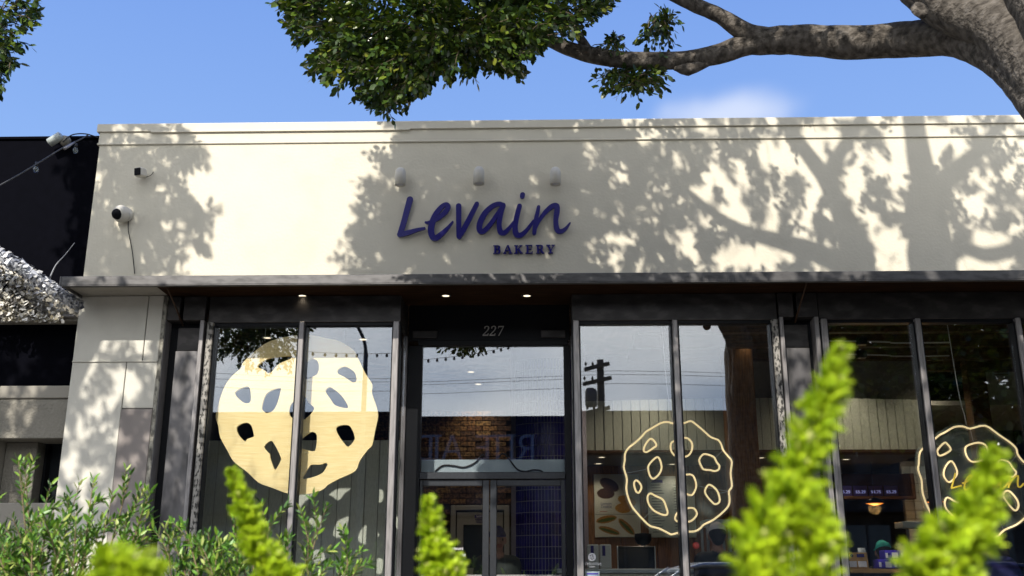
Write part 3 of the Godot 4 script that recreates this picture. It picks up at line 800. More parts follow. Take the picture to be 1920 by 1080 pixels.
# ---------------------------------------------------------------- inside the shop
func boards(parent: Node3D, material: Material, x0: float, x1: float, y0: float, y1: float, z: float, w: float, bow := 0.0) -> void:
	var n := int(round((x1 - x0) / w))
	w = (x1 - x0) / n
	for k in n:
		var u := (k + 0.5) / n
		slab("board", parent, material, x0 + k * w + 0.003, x0 + (k + 1) * w - 0.003, y0, y1, z + bow * sin(u * PI) * 0.4 + 0.001 * (k % 3), z + 0.018 + bow * sin(u * PI) * 0.4 + 0.001 * (k % 3), 0.004)
func make_inside() -> void:
	structure("shop_floor", cbox(Vector3(13.3, 0.1, 10.4), 0.0), M.concrete, Vector3(2.6, G - 0.05, -5.55))
	structure("ceiling", cbox(Vector3(13.3, 0.08, 10.4), 0.0), M.inside_ceiling, Vector3(2.6, 4.36, -5.6))
	for k in 6:
		var bm := thing("ceiling_beam", "dark timber beam running along the shop ceiling", "beam", Vector3(5.0, 4.24, -0.75 - k * 0.75), 0.0, "ceiling beams")
		part("timber", cbox(Vector3(7.6, 0.16, 0.11), 0.006), M.beam_wood, bm)
	for k in 2:
		var y: float = [640.0, 665.0][k]
		var p0 := at(1455, y, -1.0 - k * 0.7)
		var c := thing("ceiling_conduit", ["pale conduit hung under the ceiling near the glass", "pale conduit hung deeper under the ceiling with a spotlight"][k], "conduit", p0)
		part("pipe", tube([Vector3.ZERO, at(1560, y - 1, p0.z) - p0, at(1660, y + 1, p0.z) - p0, at(1680, y + 3, p0.z) - p0, at(1780, y + 2, p0.z) - p0], 0.008), M.cable_white, c)
		part("hanger", cbox(Vector3(0.02, 4.2 - p0.y, 0.02), 0.002), M.cable_black, c, Vector3(0.4, (4.2 - p0.y) / 2, 0))
		part("box", cbox(Vector3(0.1, 0.08, 0.08), 0.006), M.door_frame, c, at(1615, y, p0.z) - p0)
	# partition of sage boards behind the wooden cookie
	var pz := -1.42
	var pt := thing("board_partition", "sage green vertical board partition behind the wooden cookie", "partition", Vector3(0, G, 0))
	pt.position = Vector3(-2.4, G, pz)
	boards(pt, M.sage_board, -1.30, 1.08, 0.0, Y(560, 826, pz) - G, 0.0, 0.14)
	part("backing", cbox(Vector3(2.36, Y(560, 826, pz) - G - 0.01, 0.03), 0.0), M.inside_wall, pt, Vector3(-0.11, (Y(560, 826, pz) - G - 0.01) / 2, -0.017))
	# bulkhead of sage boards over the counter
	var bz := -4.0
	var bx0 := X(1098, 800, bz)
	var bx1 := X(1745, 800, bz)
	var by0 := Y(1300, 848, bz)
	var by1 := Y(1300, 752, bz)
	var bh := thing("board_bulkhead", "sage green board bulkhead hung over the bakery counter", "bulkhead", Vector3((bx0 + bx1) / 2, by0, bz))
	boards(bh, M.sage_board, bx0 - bh.position.x, bx1 - bh.position.x, 0.0, by1 - by0, 0.0, 0.115, 0.5)
	part("carrier", cbox(Vector3(bx1 - bx0, 4.3 - by0, 0.05), 0.0), M.inside_wall, bh, Vector3(0, (4.3 - by0) / 2, -0.06))
	part("edge_trim", cbox(Vector3(bx1 - bx0, 0.03, 0.3), 0.0), M.beam_wood, bh, Vector3(0, -0.016, 0.1))
	structure("dropped_ceiling", cbox(Vector3(bx1 - bx0, 0.05, 3.0), 0.0), M.inside_wall, Vector3((bx0 + bx1) / 2, by0 + 0.03, bz - 1.62))
	# timber post
	var wz := -3.4
	var wp := thing("timber_post", "broad brown timber post between the menu boards and the counter", "post", Vector3((X(1366, 900, wz) + X(1424, 900, wz)) / 2, G, wz))
	part("post_face", cbox(Vector3(X(1424, 900, wz) - X(1366, 900, wz), 4.1, 0.2), 0.01), M.oak, wp, Vector3(0, 2.05, 0))
	# back wall behind the counter
	var kz := -5.6
	var bw := thing("timber_back_wall", "brown timber wall panel carrying the menu posters", "wall panel", Vector3((X(1095, 950, kz) + X(1500, 950, kz)) / 2, G, kz))
	var bwid := X(1500, 950, kz) - X(1095, 950, kz)
	for k in 6:
		part("plank", cbox(Vector3(bwid / 6 - 0.006, by0 - G, 0.03), 0.004), M.oak, bw, Vector3(-bwid / 2 + bwid / 6 * (k + 0.5), (by0 - G) / 2, 0))
	menu_posters(kz + 0.03)
	tile_column()
	brick_wall()
	counter_side()
	right_bay()
	lamps_inside()
func print_texture(w: int, h: int, paper: Color, draw: Callable) -> StandardMaterial3D:
	var im := Image.create(w, h, false, Image.FORMAT_RGB8)
	im.fill(paper)
	draw.call(im)
	var m := StandardMaterial3D.new()
	m.albedo_texture = ImageTexture.create_from_image(im)
	m.roughness = 0.6
	return m
func dab(im: Image, x: float, y: float, rx: float, ry: float, tilt: float, c: Color, grain: float) -> void:
	for j in range(maxi(0, int(y - rx - ry)), mini(im.get_height(), int(y + rx + ry))):
		for i in range(maxi(0, int(x - rx - ry)), mini(im.get_width(), int(x + rx + ry))):
			var d := Vector2(i - x, j - y).rotated(-tilt)
			if (d.x / rx) ** 2 + (d.y / ry) ** 2 < 1.0 + rng.randf_range(-0.15, 0.1):
				var k := 1.0 + rng.randf_range(-grain, grain)
				im.set_pixel(i, j, Color(c.r * k, c.g * k, c.b * k))
func flat_quad(w: float, h: float) -> QuadMesh:
	var q := QuadMesh.new()
	q.size = Vector2(w, h)
	return q
func menu_posters(z: float) -> void:
	rng.seed = 9
	var p := at(1157, 948, z)
	var w := X(1200, 950, z) - X(1115, 950, z)
	var h := Y(1157, 890, z) - Y(1157, 1008, z)
	var o := thing("menu_poster", "pale food poster with photographs of dark cookies and sandwiches", "poster", p)
	part("sheet", cbox(Vector3(w, h, 0.012), 0.002), M.paper, o, Vector3(0, 0, 0.006))
	part("print", flat_quad(w * 0.98, h * 0.98), print_texture(180, 250, Color(0.70, 0.71, 0.66), func(im: Image):
		for k in [[60, 40, 42, 24, 0.5], [45, 75, 36, 22, 0.0]]: dab(im, k[0], k[1], k[2], k[3], k[4], Color(0.22, 0.12, 0.06), 0.5)
		for k in [[130, 105, 38, 20, 0.3], [115, 135, 34, 20, 0.0]]: dab(im, k[0], k[1], k[2], k[3], k[4], Color(0.62, 0.45, 0.14), 0.3)
		im.fill_rect(Rect2i(0, 160, 180, 2), Color(0.5, 0.5, 0.5))
		for k in [[45, 180, 42, 15, -0.2], [55, 225, 44, 13, 0.3], [125, 210, 44, 15, 0.8]]:
			dab(im, k[0], k[1], k[2], k[3], k[4], Color(0.55, 0.38, 0.16), 0.25)
			dab(im, k[0], k[1] + 2, k[2] * 0.9, k[3] * 0.45, k[4], Color(0.25, 0.32, 0.10), 0.4)
		for k in 4: im.fill_rect(Rect2i(20 + k * 4, 148 - k * 3, 30, 2), Color(0.6, 0.2, 0.2) if k == 0 else Color(0.70, 0.71, 0.66))
		), o, Vector3(0, 0, 0.0135))
	part("lettering", text_mesh("Lemon", h * 0.042, 0.001), M.ink_navy, o, Vector3(-w * 0.24, h * 0.03, 0.015))
	part("lettering", text_mesh("Cookie", h * 0.042, 0.001), M.ink_navy, o, Vector3(-w * 0.24, -h * 0.02, 0.015))
	var p2 := at(1259, 950, z)
	var w2 := X(1303, 950, z) - X(1215, 950, z)
	var h2 := Y(1259, 892, z) - Y(1259, 1007, z)
	var m := thing("menu_board", "pale printed menu board with a blue heading and rows of small text", "menu", p2)
	part("sheet", cbox(Vector3(w2, h2, 0.012), 0.002), M.paper, m, Vector3(0, 0, 0.006))
	part("print", flat_quad(w2 * 0.98, h2 * 0.98), print_texture(160, 240, Color(0.62, 0.66, 0.64), func(im: Image):
		im.fill_rect(Rect2i(12, 12, 40, 12), Color(0.10, 0.09, 0.45))
		for k in 18:
			for c in 2: im.fill_rect(Rect2i(12 + c * 78, 32 + k * 11, 18 + rng.randi() % 26, 3), Color(0.25, 0.28, 0.33))
		), m, Vector3(0, 0, 0.0135))
func tile_column() -> void:
	var z := -3.6
	var c := at(1030, 900, z)
	var r := 0.47
	var o := thing("tiled_column", "round column clad in glossy navy blue upright tiles", "column", Vector3(c.x, G, z))
	part("core", lathe([Vector2(0, 0), Vector2(r, 0), Vector2(r, 4.1), Vector2(0, 4.1)], 40), M.grout, o)
	var cols := 23
	var tw := TAU * (r + 0.004) / 76.0
	var th := 0.132
	var tile := cbox(Vector3(tw - 0.007, th - 0.008, 0.008), 0.002)
	rng.seed = 5
	for row in 13:
		for k in cols:
			var an := PI / 2 + 0.09 + (k - (cols - 1) / 2.0) * TAU / 76.0
			part("tile", tile, M["tile%d" % (rng.randi() % 3)], o, Vector3(cos(an) * (r + 0.003), 1.3 - G + (row + 0.5) * th, sin(an) * (r + 0.003)), Vector3(rng.randf_range(-0.02, 0.02), PI / 2 - an, 0))
	var st := begin()
	for row in 8:
		for k in cols:
			var an := PI / 2 + 0.09 + (k - (cols - 1) / 2.0) * TAU / 76.0
			add_box(st, Transform3D(Basis(Vector3.UP, PI / 2 - an), Vector3(cos(an) * (r + 0.003), 1.3 - G + (13.5 + row) * th, sin(an) * (r + 0.003))), Vector3(tw - 0.007, th - 0.008, 0.008))
	tag(part("upper_tiles", st.commit(), M.tile0, o), "", "", "", "stuff")
func brick_wall() -> void:
	var z := -6.4
	var x0 := X(690, 900, z)
	var x1 := X(975, 900, z)
	var o := thing("brick_wall", "rough tan and brown brick wall inside the entrance", "brick wall", Vector3((x0 + x1) / 2, G, z))
	part("mortar_bed", cbox(Vector3(x1 - x0, 4.1, 0.2), 0.0), M.mortar, o, Vector3(0, 2.05, -0.11))
	rng.seed = 15
	var bw := 0.235
	var bh := 0.078
	var variants := []
	for k in 4: variants.append(cbox(Vector3(bw - 0.012, bh - 0.010, 0.03 + 0.004 * k), 0.004))
	var doorx0 := X(845, 1000, z) - o.position.x
	var doorx1 := X(955, 1000, z) - o.position.x
	var doory := Y(900, 948, z) - G
	for row in 33:
		var y := 1.22 + row * bh
		for k in 9:
			var x := -(x1 - x0) / 2 + 0.1 + k * bw + (0.1 if row % 2 else 0.0)
			if x + bw / 2 > (x1 - x0) / 2: continue
			if y < doory + 0.03 and x > doorx0 - bw / 2 and x < doorx1 + bw / 2: continue
			part("brick", variants[rng.randi() % 4], M["brick%d" % (rng.randi() % 4)], o, Vector3(x, y, rng.randf_range(-0.004, 0.004)))
	var d := thing("inner_door", "grey framed inner door with a blue headed notice and small dark window", "door", Vector3((doorx0 + doorx1) / 2 + o.position.x, G, z + 0.03))
	var w := doorx1 - doorx0
	part("frame", cbox(Vector3(0.075, doory, 0.07), 0.006), M.door_grey, d, Vector3(-w / 2 + 0.0375, doory / 2, 0))
	part("frame", cbox(Vector3(0.075, doory, 0.07), 0.006), M.door_grey, d, Vector3(w / 2 - 0.0375, doory / 2, 0))
	part("frame", cbox(Vector3(w - 0.152, 0.07, 0.07), 0.006), M.door_grey, d, Vector3(0, doory - 0.035, 0))
	part("leaf_edge", cbox(Vector3(w - 0.155, doory - 0.075, 0.02), 0.0), M.black_frame, d, Vector3(0, (doory - 0.075) / 2, -0.02))
	part("leaf", cbox(Vector3(w - 0.19, doory - 0.10, 0.03), 0.004), M.door_grey, d, Vector3(0, (doory - 0.10) / 2, 0.0))
	var vy := Y(895, 984, z) - G
	part("vision_panel", cbox(Vector3(0.36, 0.62, 0.012), 0.004), M.far_window, d, Vector3(X(888, 1000, z) - d.position.x + 0.03, vy - 0.31, 0.018))
	var n := group_part("notice", d)
	n.position = at(902, 975, z + 0.05) - d.position
	part("notice_sheet", cbox(Vector3(0.21, 0.16, 0.003), 0.0), M.door_grey, n)
	part("notice_heading", cbox(Vector3(0.19, 0.05, 0.003), 0.0), M.ink_navy, n, Vector3(0, 0.05, 0.003))
	part("lettering", text_mesh("NOTICE", 0.03, 0.001, "Droid Sans", 700), M.label_white, n, Vector3(0, 0.05, 0.006))
	for k in 3: part("text_line", cbox(Vector3(0.17 - 0.02 * k, 0.009, 0.002), 0.0), M.ink_navy, n, Vector3(-0.005, 0.008 - k * 0.022, 0.003))
func counter_side() -> void:
	# counter with its screen, seen under the neon cookie
	var cz := -3.0
	var o := thing("service_counter", "pale topped service counter behind the neon cookie window", "counter", Vector3(X(1180, 1000, cz), G, cz))
	part("worktop", cbox(Vector3(1.7, 0.05, 0.7), 0.008), M.pale_teal, o, Vector3(0, Y(1180, 1066, cz) - G - 0.03, 0))
	part("front", cbox(Vector3(1.64, Y(1180, 1066, cz) - G - 0.06, 0.6), 0.004), M.sage_board, o, Vector3(0, (Y(1180, 1066, cz) - G - 0.06) / 2, 0))
	var top := Y(1180, 1066, cz) - 0.004
	var s := thing("order_screen", "dark teal order screen with thin pale edges on the counter", "screen", Vector3(X(1193, 1040, cz), top, cz))
	part("panel", cbox(Vector3(X(1228, 1040, cz) - X(1158, 1040, cz), Y(1193, 1024, cz) - top, 0.03), 0.004), M.far_window, s, Vector3(0, (Y(1193, 1024, cz) - top) / 2, 0))
	for e in [-1, 1]: part("edge", cbox(Vector3(0.012, Y(1193, 1024, cz) - top, 0.034), 0.002), M.stainless, s, Vector3(e * (X(1228, 1040, cz) - X(1158, 1040, cz)) / 2, (Y(1193, 1024, cz) - top) / 2, 0))
	var bag := thing("paper_bag_stack", "pale blue-grey paper bags with navy labels standing on the counter", "bags", Vector3(X(1125, 1040, cz + 0.2), top, cz + 0.2))
	for k in 2:
		part("bag", cbox(Vector3(0.13, Y(1125, 1021, cz + 0.2) - top, 0.1), 0.01), M.paper, bag, Vector3(-0.08 + k * 0.14, (Y(1125, 1021, cz + 0.2) - top) / 2, 0))
		part("bag_label", cbox(Vector3(0.035, 0.11, 0.003), 0.0), M.ink_navy, bag, Vector3(-0.09 + k * 0.13, Y(1125, 1021, cz + 0.2) - top - 0.07, 0.053))
	var reg := thing("till_hood", "black rounded till display above the order screen", "till", Vector3(X(1206, 1015, cz - 0.3), top, cz - 0.3))
	part("stem", cbox(Vector3(0.05, Y(1206, 1020, cz - 0.3) - top, 0.05), 0.006), M.black_plastic, reg, Vector3(0, (Y(1206, 1020, cz - 0.3) - top) / 2, 0))
	part("hood", lathe([Vector2(0, 0), Vector2(0.07, 0.01), Vector2(0.1, 0.06), Vector2(0.1, 0.13), Vector2(0, 0.14)], 18), M.black_plastic, reg, Vector3(0, Y(1206, 1022, cz - 0.3) - top, 0))
	# steel rack with a pale hood beside the post
	var rz := -2.9
	var x0 := X(1319, 1000, rz)
	var x1 := X(1364, 1000, rz)
	var rk := thing("steel_rack", "tall stainless rack with pale top panel beside the timber post", "rack", Vector3((x0 + x1) / 2, G, rz))
	var rh := Y(1340, 976, rz) - G
	for sx in [-1, 1]:
		for sz in [-1, 1]: part("upright", cbox(Vector3(0.03, rh, 0.03), 0.004), M.stainless, rk, Vector3(sx * (x1 - x0) / 2 * 0.9, rh / 2, sz * 0.2))
	part("top_panel", cbox(Vector3(x1 - x0, 0.07, 0.44), 0.004), M.pale_teal, rk, Vector3(0, rh - 0.035, 0))
	for k in 7: part("tray", cbox(Vector3((x1 - x0) * 0.88, 0.012, 0.4), 0.002), M.stainless, rk, Vector3(0, 0.3 + k * 0.2, 0))
	var tagp := thing("round_red_tag", "small round red tag stuck inside the neon cookie window", "sticker", at(1305, 1023, -0.10))
	part("disc", lathe([Vector2(0, 0), Vector2(0.03, 0), Vector2(0.03, 0.003), Vector2(0, 0.003)], 20), M.red_tag, tagp, Vector3.ZERO, Vector3(PI / 2, 0, 0))
	# window and door lettering
	var we := thing("welcome_decal", "small white cookie emblem with a welcome greeting on the window glass", "decal", at(1110, 1049, -0.084))
	var st := begin()
	add_lathe(st, [Vector2(0.0, 0.0), Vector2(0.034, 0.0), Vector2(0.034, 0.001), Vector2(0.0, 0.001)], 22, Vector3.ZERO, Basis(Vector3.RIGHT, PI / 2))
	part("emblem", finish(st), M.label_white, we, Vector3(0, 0.02, 0))
	for k in 6: part("emblem_chip", lathe([Vector2(0, 0), Vector2(0.006, 0), Vector2(0.006, 0.001), Vector2(0, 0.001)], 8), M.inside_wall, we, Vector3(0.019 * cos(k * 1.1 + 0.3) * (0.5 + 0.2 * (k % 3)), 0.02 + 0.019 * sin(k * 1.1 + 0.3), 0.0015), Vector3(PI / 2, 0, 0))
	part("lettering", text_mesh("Welcome", 0.028, 0.001), M.label_white, we, Vector3(0, -0.035, 0.001))
	part("small_line", cbox(Vector3(0.05, 0.006, 0.001), 0.0), M.label_white, we, Vector3(0, -0.062, 0.001))
	var nb := thing("window_notice", "pale slip with a navy bar low on the window glass", "notice", at(1111, 1077, -0.084))
	part("slip", cbox(Vector3(0.12, 0.05, 0.001), 0.0), M.pale_teal, nb)
	part("bar", cbox(Vector3(0.1, 0.012, 0.001), 0.0), M.box_blue, nb, Vector3(0, 0.005, 0.0015))
	var ho := thing("opening_hours", "white opening hours lettering on the glass of an entrance door", "lettering", at(845, 1034, DZ - 0.001))
	part("lettering", text_mesh("Bakery Hours", 0.026, 0.001, "Droid Sans", 700), M.label_white, ho, Vector3(0, 0.026, 0))
	part("lettering", text_mesh("7:00AM - 8:00PM", 0.026, 0.001, "Droid Sans", 700), M.label_white, ho, Vector3(0, -0.034, 0))
func right_bay() -> void:
	# shelf unit with price screens
	var z := -5.2
	var s := thing("price_board", "dark timber wall unit with a row of navy price screens", "price board", at(1630, 912, z))
	var w := X(1702, 912, z) - X(1540, 912, z)
	part("case", cbox(Vector3(w, Y(1630, 888, z) - Y(1630, 936, z), 0.12), 0.006), M.shelf_dark, s, Vector3(0, 0, -0.07))
	part("bottom_rail", cbox(Vector3(w, 0.04, 0.16), 0.006), M.beam_wood, s, Vector3(0, Y(1630, 933, z) - s.position.y, -0.04))
	part("side_rail", cbox(Vector3(0.05, Y(1630, 888, z) - Y(1630, 936, z), 0.15), 0.006), M.beam_wood, s, Vector3(w / 2, 0, -0.04))
	for k in 4:
		var sc := part("screen", cbox(Vector3(0.19, 0.15, 0.012), 0.003), M.ink_navy, s, Vector3(-0.34 + k * 0.21, Y(1630, 921, z) - s.position.y, 0.0))
		part("screen_text", text_mesh(["$5.29", "$5.29", "$4.75", "$5.29"][k], 0.04, 0.001, "Droid Sans", 700), M.screen_text, sc, Vector3(0, -0.01, 0.009))
	var t := thing("tiled_wall", "pale square tiled wall strip beside the price board", "tiled wall", Vector3(X(1725, 930, z), G, z - 0.1))
	var x0 := X(1700, 930, z) - t.position.x
	var x1 := X(1752, 930, z) - t.position.x
	part("grout_bed", cbox(Vector3(x1 - x0, 2.85, 0.06), 0.0), M.inside_wall, t, Vector3(0, 1.425, -0.035))
	for r in 11:
		for c in 3: part("wall_tile", cbox(Vector3((x1 - x0) / 3 - 0.006, 0.114, 0.012), 0.003), M.white_tile, t, Vector3(x0 + (x1 - x0) / 3 * (c + 0.5), 1.52 + r * 0.12, 0.0))
	# pendants
	for p in [[1640, 944, "wide dark pendant lamp glowing under the price screens"], [1753, 941, "wide dark pendant lamp partly behind the neon sign's mullion"]]:
		var c := at(p[0], p[1], -4.4)
		var o := thing("pendant_lamp", p[2], "pendant lamp", c, 0.0, "pendant lamps over the counter")
		part("shade", lathe([Vector2(0.12, 0.0), Vector2(0.115, 0.02), Vector2(0.06, 0.06), Vector2(0.02, 0.075), Vector2(0, 0.076)], 22), M.black_plastic, o)
		part("bulb", lathe([Vector2(0, -0.022), Vector2(0.06, -0.014), Vector2(0.112, 0.0), Vector2(0.0, 0.001)], 18), M.pendant_bulb, o)
		part("flex", tube([Vector3(0, 0.07, 0), Vector3(0, 2.95 - c.y, 0)], 0.004, -1, 6, 1), M.cable_black, o)
		var l := OmniLight3D.new()
		l.name = "lamp"
		l.light_energy = 0.10
		l.light_color = Color(1.0, 0.75, 0.45)
		l.light_size = 0.08
		l.omni_range = 10.0
		l.omni_attenuation = 2.0
		l.shadow_enabled = true
		l.position.y = -0.06
		o.add_child(l)
	# pass shelf
	var pz := -3.9
	var ps := thing("pass_shelf", "pale steel pass shelf on posts behind the shop assistants", "shelf", Vector3(X(1716, 985, pz), G, pz))
	var ph := Y(1716, 985, pz) - G
	part("shelf_plate", cbox(Vector3(X(1747, 985, pz) - X(1685, 985, pz), 0.075, 0.3), 0.005), M.pale_teal, ps, Vector3(0, ph, 0))
	for e in [-0.1, 0.16]: part("post", cbox(Vector3(0.03, ph - 0.04, 0.03), 0.003), M.stainless, ps, Vector3(e, (ph - 0.04) / 2, 0))
	# display table with boxes
	var tz := -0.95
	var ty := Y(1650, 1066, tz)
	var tx0 := X(1572, 1066, tz)
	var tx1 := X(1738, 1066, tz)
	var tb := thing("display_table", "tan timber topped display table just inside the window", "table", Vector3((tx0 + tx1) / 2, G, tz - 0.15))
	part("table_top", cbox(Vector3(tx1 - tx0, 0.04, 0.4), 0.005), M.kraft, tb, Vector3(0, ty - 0.02 - G, 0))
	for sx in [-1, 1]:
		for sz in [-1, 1]: part("leg", cbox(Vector3(0.05, ty - 0.04 - G, 0.05), 0.004), M.oak, tb, Vector3(sx * ((tx1 - tx0) / 2 - 0.05), (ty - 0.04 - G) / 2, sz * 0.16))
	var k := 0
	for p in [[1660, 0, "navy gift box on the display table beside the tilted card stand"], [1697, 0, "navy gift box at the end of the display table"], [1674, 1, "navy gift box stacked on top of two others"]]:
		var g := thing("gift_box", p[2], "gift box", Vector3(X(p[0], 1050, tz), ty + 0.084 * p[1] + 0.001, tz - 0.02), 0.0, "navy gift boxes")
		part("carton", cbox(Vector3(0.18, 0.082, 0.16), 0.005), M.box_blue, g, Vector3(0, 0.041, 0))
		part("label", cbox(Vector3(0.056, 0.052, 0.002), 0.0), M.label_white, g, Vector3(0.005, 0.034, 0.0815))
		for e in [-1, 1]: part("side_label", cbox(Vector3(0.022, 0.045, 0.002), 0.0), M.label_white, g, Vector3(e * 0.072, 0.034, 0.0815))
		part("emblem", lathe([Vector2(0, 0), Vector2(0.009, 0), Vector2(0.009, 0.001), Vector2(0, 0.001)], 12), M.ink_navy, g, Vector3(-0.05, 0.045, 0.083), Vector3(PI / 2, 0, 0))
		k += 1
	var cd := thing("card_stand", "tan tilted card stand with two white cards on the display table", "card stand", Vector3(X(1609, 1060, tz), ty + 0.001, tz - 0.02))
	part("board", cbox(Vector3(0.21, 0.15, 0.02), 0.004), M.kraft, cd, Vector3(0, 0.073, -0.012), Vector3(-0.18, 0, 0))
	for e in [-1, 1]: part("card", cbox(Vector3(0.08, 0.055, 0.003), 0.0), M.label_white, cd, Vector3(e * 0.047, 0.04, 0.007), Vector3(-0.18, 0, 0))
	part("name_plate", cbox(Vector3(0.07, 0.03, 0.003), 0.0), M.ink_navy, cd, Vector3(0.04, 0.118, -0.007), Vector3(-0.18, 0, 0))
	part("emblem", lathe([Vector2(0, 0), Vector2(0.015, 0), Vector2(0.015, 0.002), Vector2(0, 0.002)], 14), M.ink_navy, cd, Vector3(-0.045, 0.118, -0.008), Vector3(PI / 2 - 0.18, 0, 0))
	for p in [1588, 1618]:
		var rc := thing("upright_card", ["small pale card standing behind the card stand, close to the window post", "small pale card standing behind the card stand, towards the gift boxes"][0 if p == 1588 else 1], "card", Vector3(X(p, 1050, tz - 0.2), ty + 0.001, tz - 0.22))
		part("stem", cbox(Vector3(0.008, 0.15, 0.008), 0.001), M.stainless, rc, Vector3(0, 0.075, 0))
		part("card", cbox(Vector3(0.075, 0.05, 0.004), 0.0), M.paper, rc, Vector3(0, 0.17, 0.006))
	# far corner: sage wall with a vent, brown post, pale slab ceiling
	var vz := -4.6
	var v := thing("vent_wall", "sage upper wall with a square air vent beyond the second neon sign", "wall", Vector3(X(1900, 700, vz), Y(1880, 752, vz), vz))
	part("wall_face", cbox(Vector3(1.5, 4.3 - v.position.y, 0.1), 0.0), M.sage_board, v, Vector3(0.35, (4.3 - v.position.y) / 2, 0))
	var vp := at(1875, 690, vz + 0.06) - v.position
	part("vent_frame", cbox(Vector3(0.22, 0.3, 0.02), 0.004), M.pale_teal, v, vp)
	part("vent_core", cbox(Vector3(0.18, 0.26, 0.012), 0.0), M.inside_wall, v, vp + Vector3(0, 0, 0.006))
	for q in 7: part("vent_slat", cbox(Vector3(0.18, 0.012, 0.014), 0.0), M.pale_teal, v, vp + Vector3(0, -0.11 + q * 0.037, 0.01), Vector3(0.6, 0, 0))
	structure("slab_ceiling", cbox(Vector3(3.2, 0.06, 2.4), 0.0), M.pale_ceiling, Vector3(X(1900, 755, vz) + 0.3, v.position.y - 0.04, vz - 1.1))
	var rp := thing("brown_post", "dark red-brown post behind the second neon sign", "post", Vector3(X(1838, 800, -4.2), G, -4.2))
	part("shaft", cbox(Vector3(0.24, 4.1, 0.2), 0.01), M.beam_wood, rp, Vector3(0, 2.05, 0))
func lamps_inside() -> void:
	var high := [[501, 633, "over the cookie window's outer pane"], [681, 636, "over the cookie window's inner pane"], [883, 697, "nearest the doors of a row of three over the entry"], [897, 720, "in the middle of a row of three over the entry"], [908, 741, "deepest of a row of three over the entry"], [1038, 669, "over the tiled column"], [1219, 638, "near the glass, on the column's side of the neon cookie"], [1203, 667, "further in, on the column's side of the neon cookie"], [1398, 638, "near the glass, over the timber post"], [1370, 666, "further in, over the timber post"], [1581, 640, "by the steel column, over the display table"], [1764, 641, "over the second neon sign's cable"], [1704, 671, "deeper in, over the gift boxes"]]
	for p in high: downlight("ceiling_downlight", "small lit ceiling downlight " + p[2], at_height(p[0], p[1], 4.318), 0.045, 0.03 if p[0] in [1398, 1370] else 1.6 if p[0] in [1219, 1203, 1581, 1704] else 0.7, "ceiling downlights")
	var low := [[1128, 857, "first over the menu poster"], [1122, 869, "second over the menu poster"], [1260, 870, "over the menu board"], [1427, 858, "beside the timber post"], [1586, 861, "by the price board"]]
	for p in low: downlight("low_downlight", "warm downlight in the dropped ceiling " + p[2], at_height(p[0], p[1], Y(1300, 848, -4.0) + 0.004), 0.045, 0.3, "dropped ceiling downlights")

# ---------------------------------------------------------------- the cookie signs
const COOKIE := [[559.6, 628], [583, 628], [617, 635], [635, 639], [662, 655], [671, 671], [685, 700], [698, 721], [697, 736], [705, 760], [709, 780], [703.5, 806], [698, 834], [690, 843], [675, 863], [666, 883], [637, 897], [615, 909], [608, 916], [591, 923.5], [565, 927], [539, 925], [509, 914], [485, 905], [463.5, 885], [439, 866], [427, 846], [413, 820], [409, 798], [404.6, 780], [412, 749], [422, 723], [435, 705], [452, 690], [455, 680.5], [474, 662], [495, 645.5], [515.5, 636.5], [541.5, 630.5]]
const CHIPS4 := [[[475, 490], [520, 450], [580, 425], [715, 413], [710, 435], [640, 465], [600, 500], [575, 530], [548, 538], [520, 515]], [[800, 470], [840, 445], [880, 435], [910, 455], [918, 500], [905, 545], [870, 565], [835, 582], [800, 560]], [[1050, 525], [1065, 505], [1105, 490], [1150, 510], [1180, 540], [1190, 590], [1170, 606], [1145, 595], [1100, 565], [1060, 545]], [[310, 690], [330, 660], [395, 634], [420, 655], [424, 740], [390, 757], [350, 735]], [[505, 785], [530, 700], [570, 665], [635, 645], [640, 670], [615, 760], [585, 810], [540, 827], [515, 810]], [[965, 670], [990, 640], [1020, 650], [1080, 700], [1125, 770], [1115, 792], [1035, 770], [1000, 725]], [[705, 800], [720, 760], [760, 715], [810, 700], [840, 750], [880, 785], [870, 820], [820, 870], [780, 880], [730, 865], [707, 840]], [[322, 940], [345, 910], [395, 896], [430, 920], [447, 985], [440, 1000], [400, 1015], [382, 1032], [340, 990]], [[1042, 940], [1070, 917], [1130, 915], [1160, 950], [1176, 1000], [1170, 1030], [1130, 1070], [1100, 1045], [1060, 990]], [[770, 1030], [800, 1005], [850, 968], [880, 965], [903, 990], [896, 1082], [876, 1103], [826, 1093], [783, 1076]]]
const CHIPS5 := [[[562, 75], [610, 28], [640, 50], [690, 150], [688, 190], [652, 250], [635, 235], [610, 160], [605, 130]], [[862, 310], [880, 280], [915, 225], [935, 212], [1000, 212], [1040, 198], [1055, 210], [1050, 225], [1015, 278], [940, 310], [870, 325]]]
func round_poly(pts: Array, steps := 4) -> PackedVector2Array:
	var v := []
	for p in pts: v.append(Vector3(p.x, p.y, 0))
	var out := PackedVector2Array()
	for q in smooth_line(v, steps, true): out.append(Vector2(q.x, q.y))
	return out
func flat(px: float, py: float, z: float, o: Vector3) -> Vector2:
	var p := at(px, py, z) - o
	return Vector2(p.x, p.y)
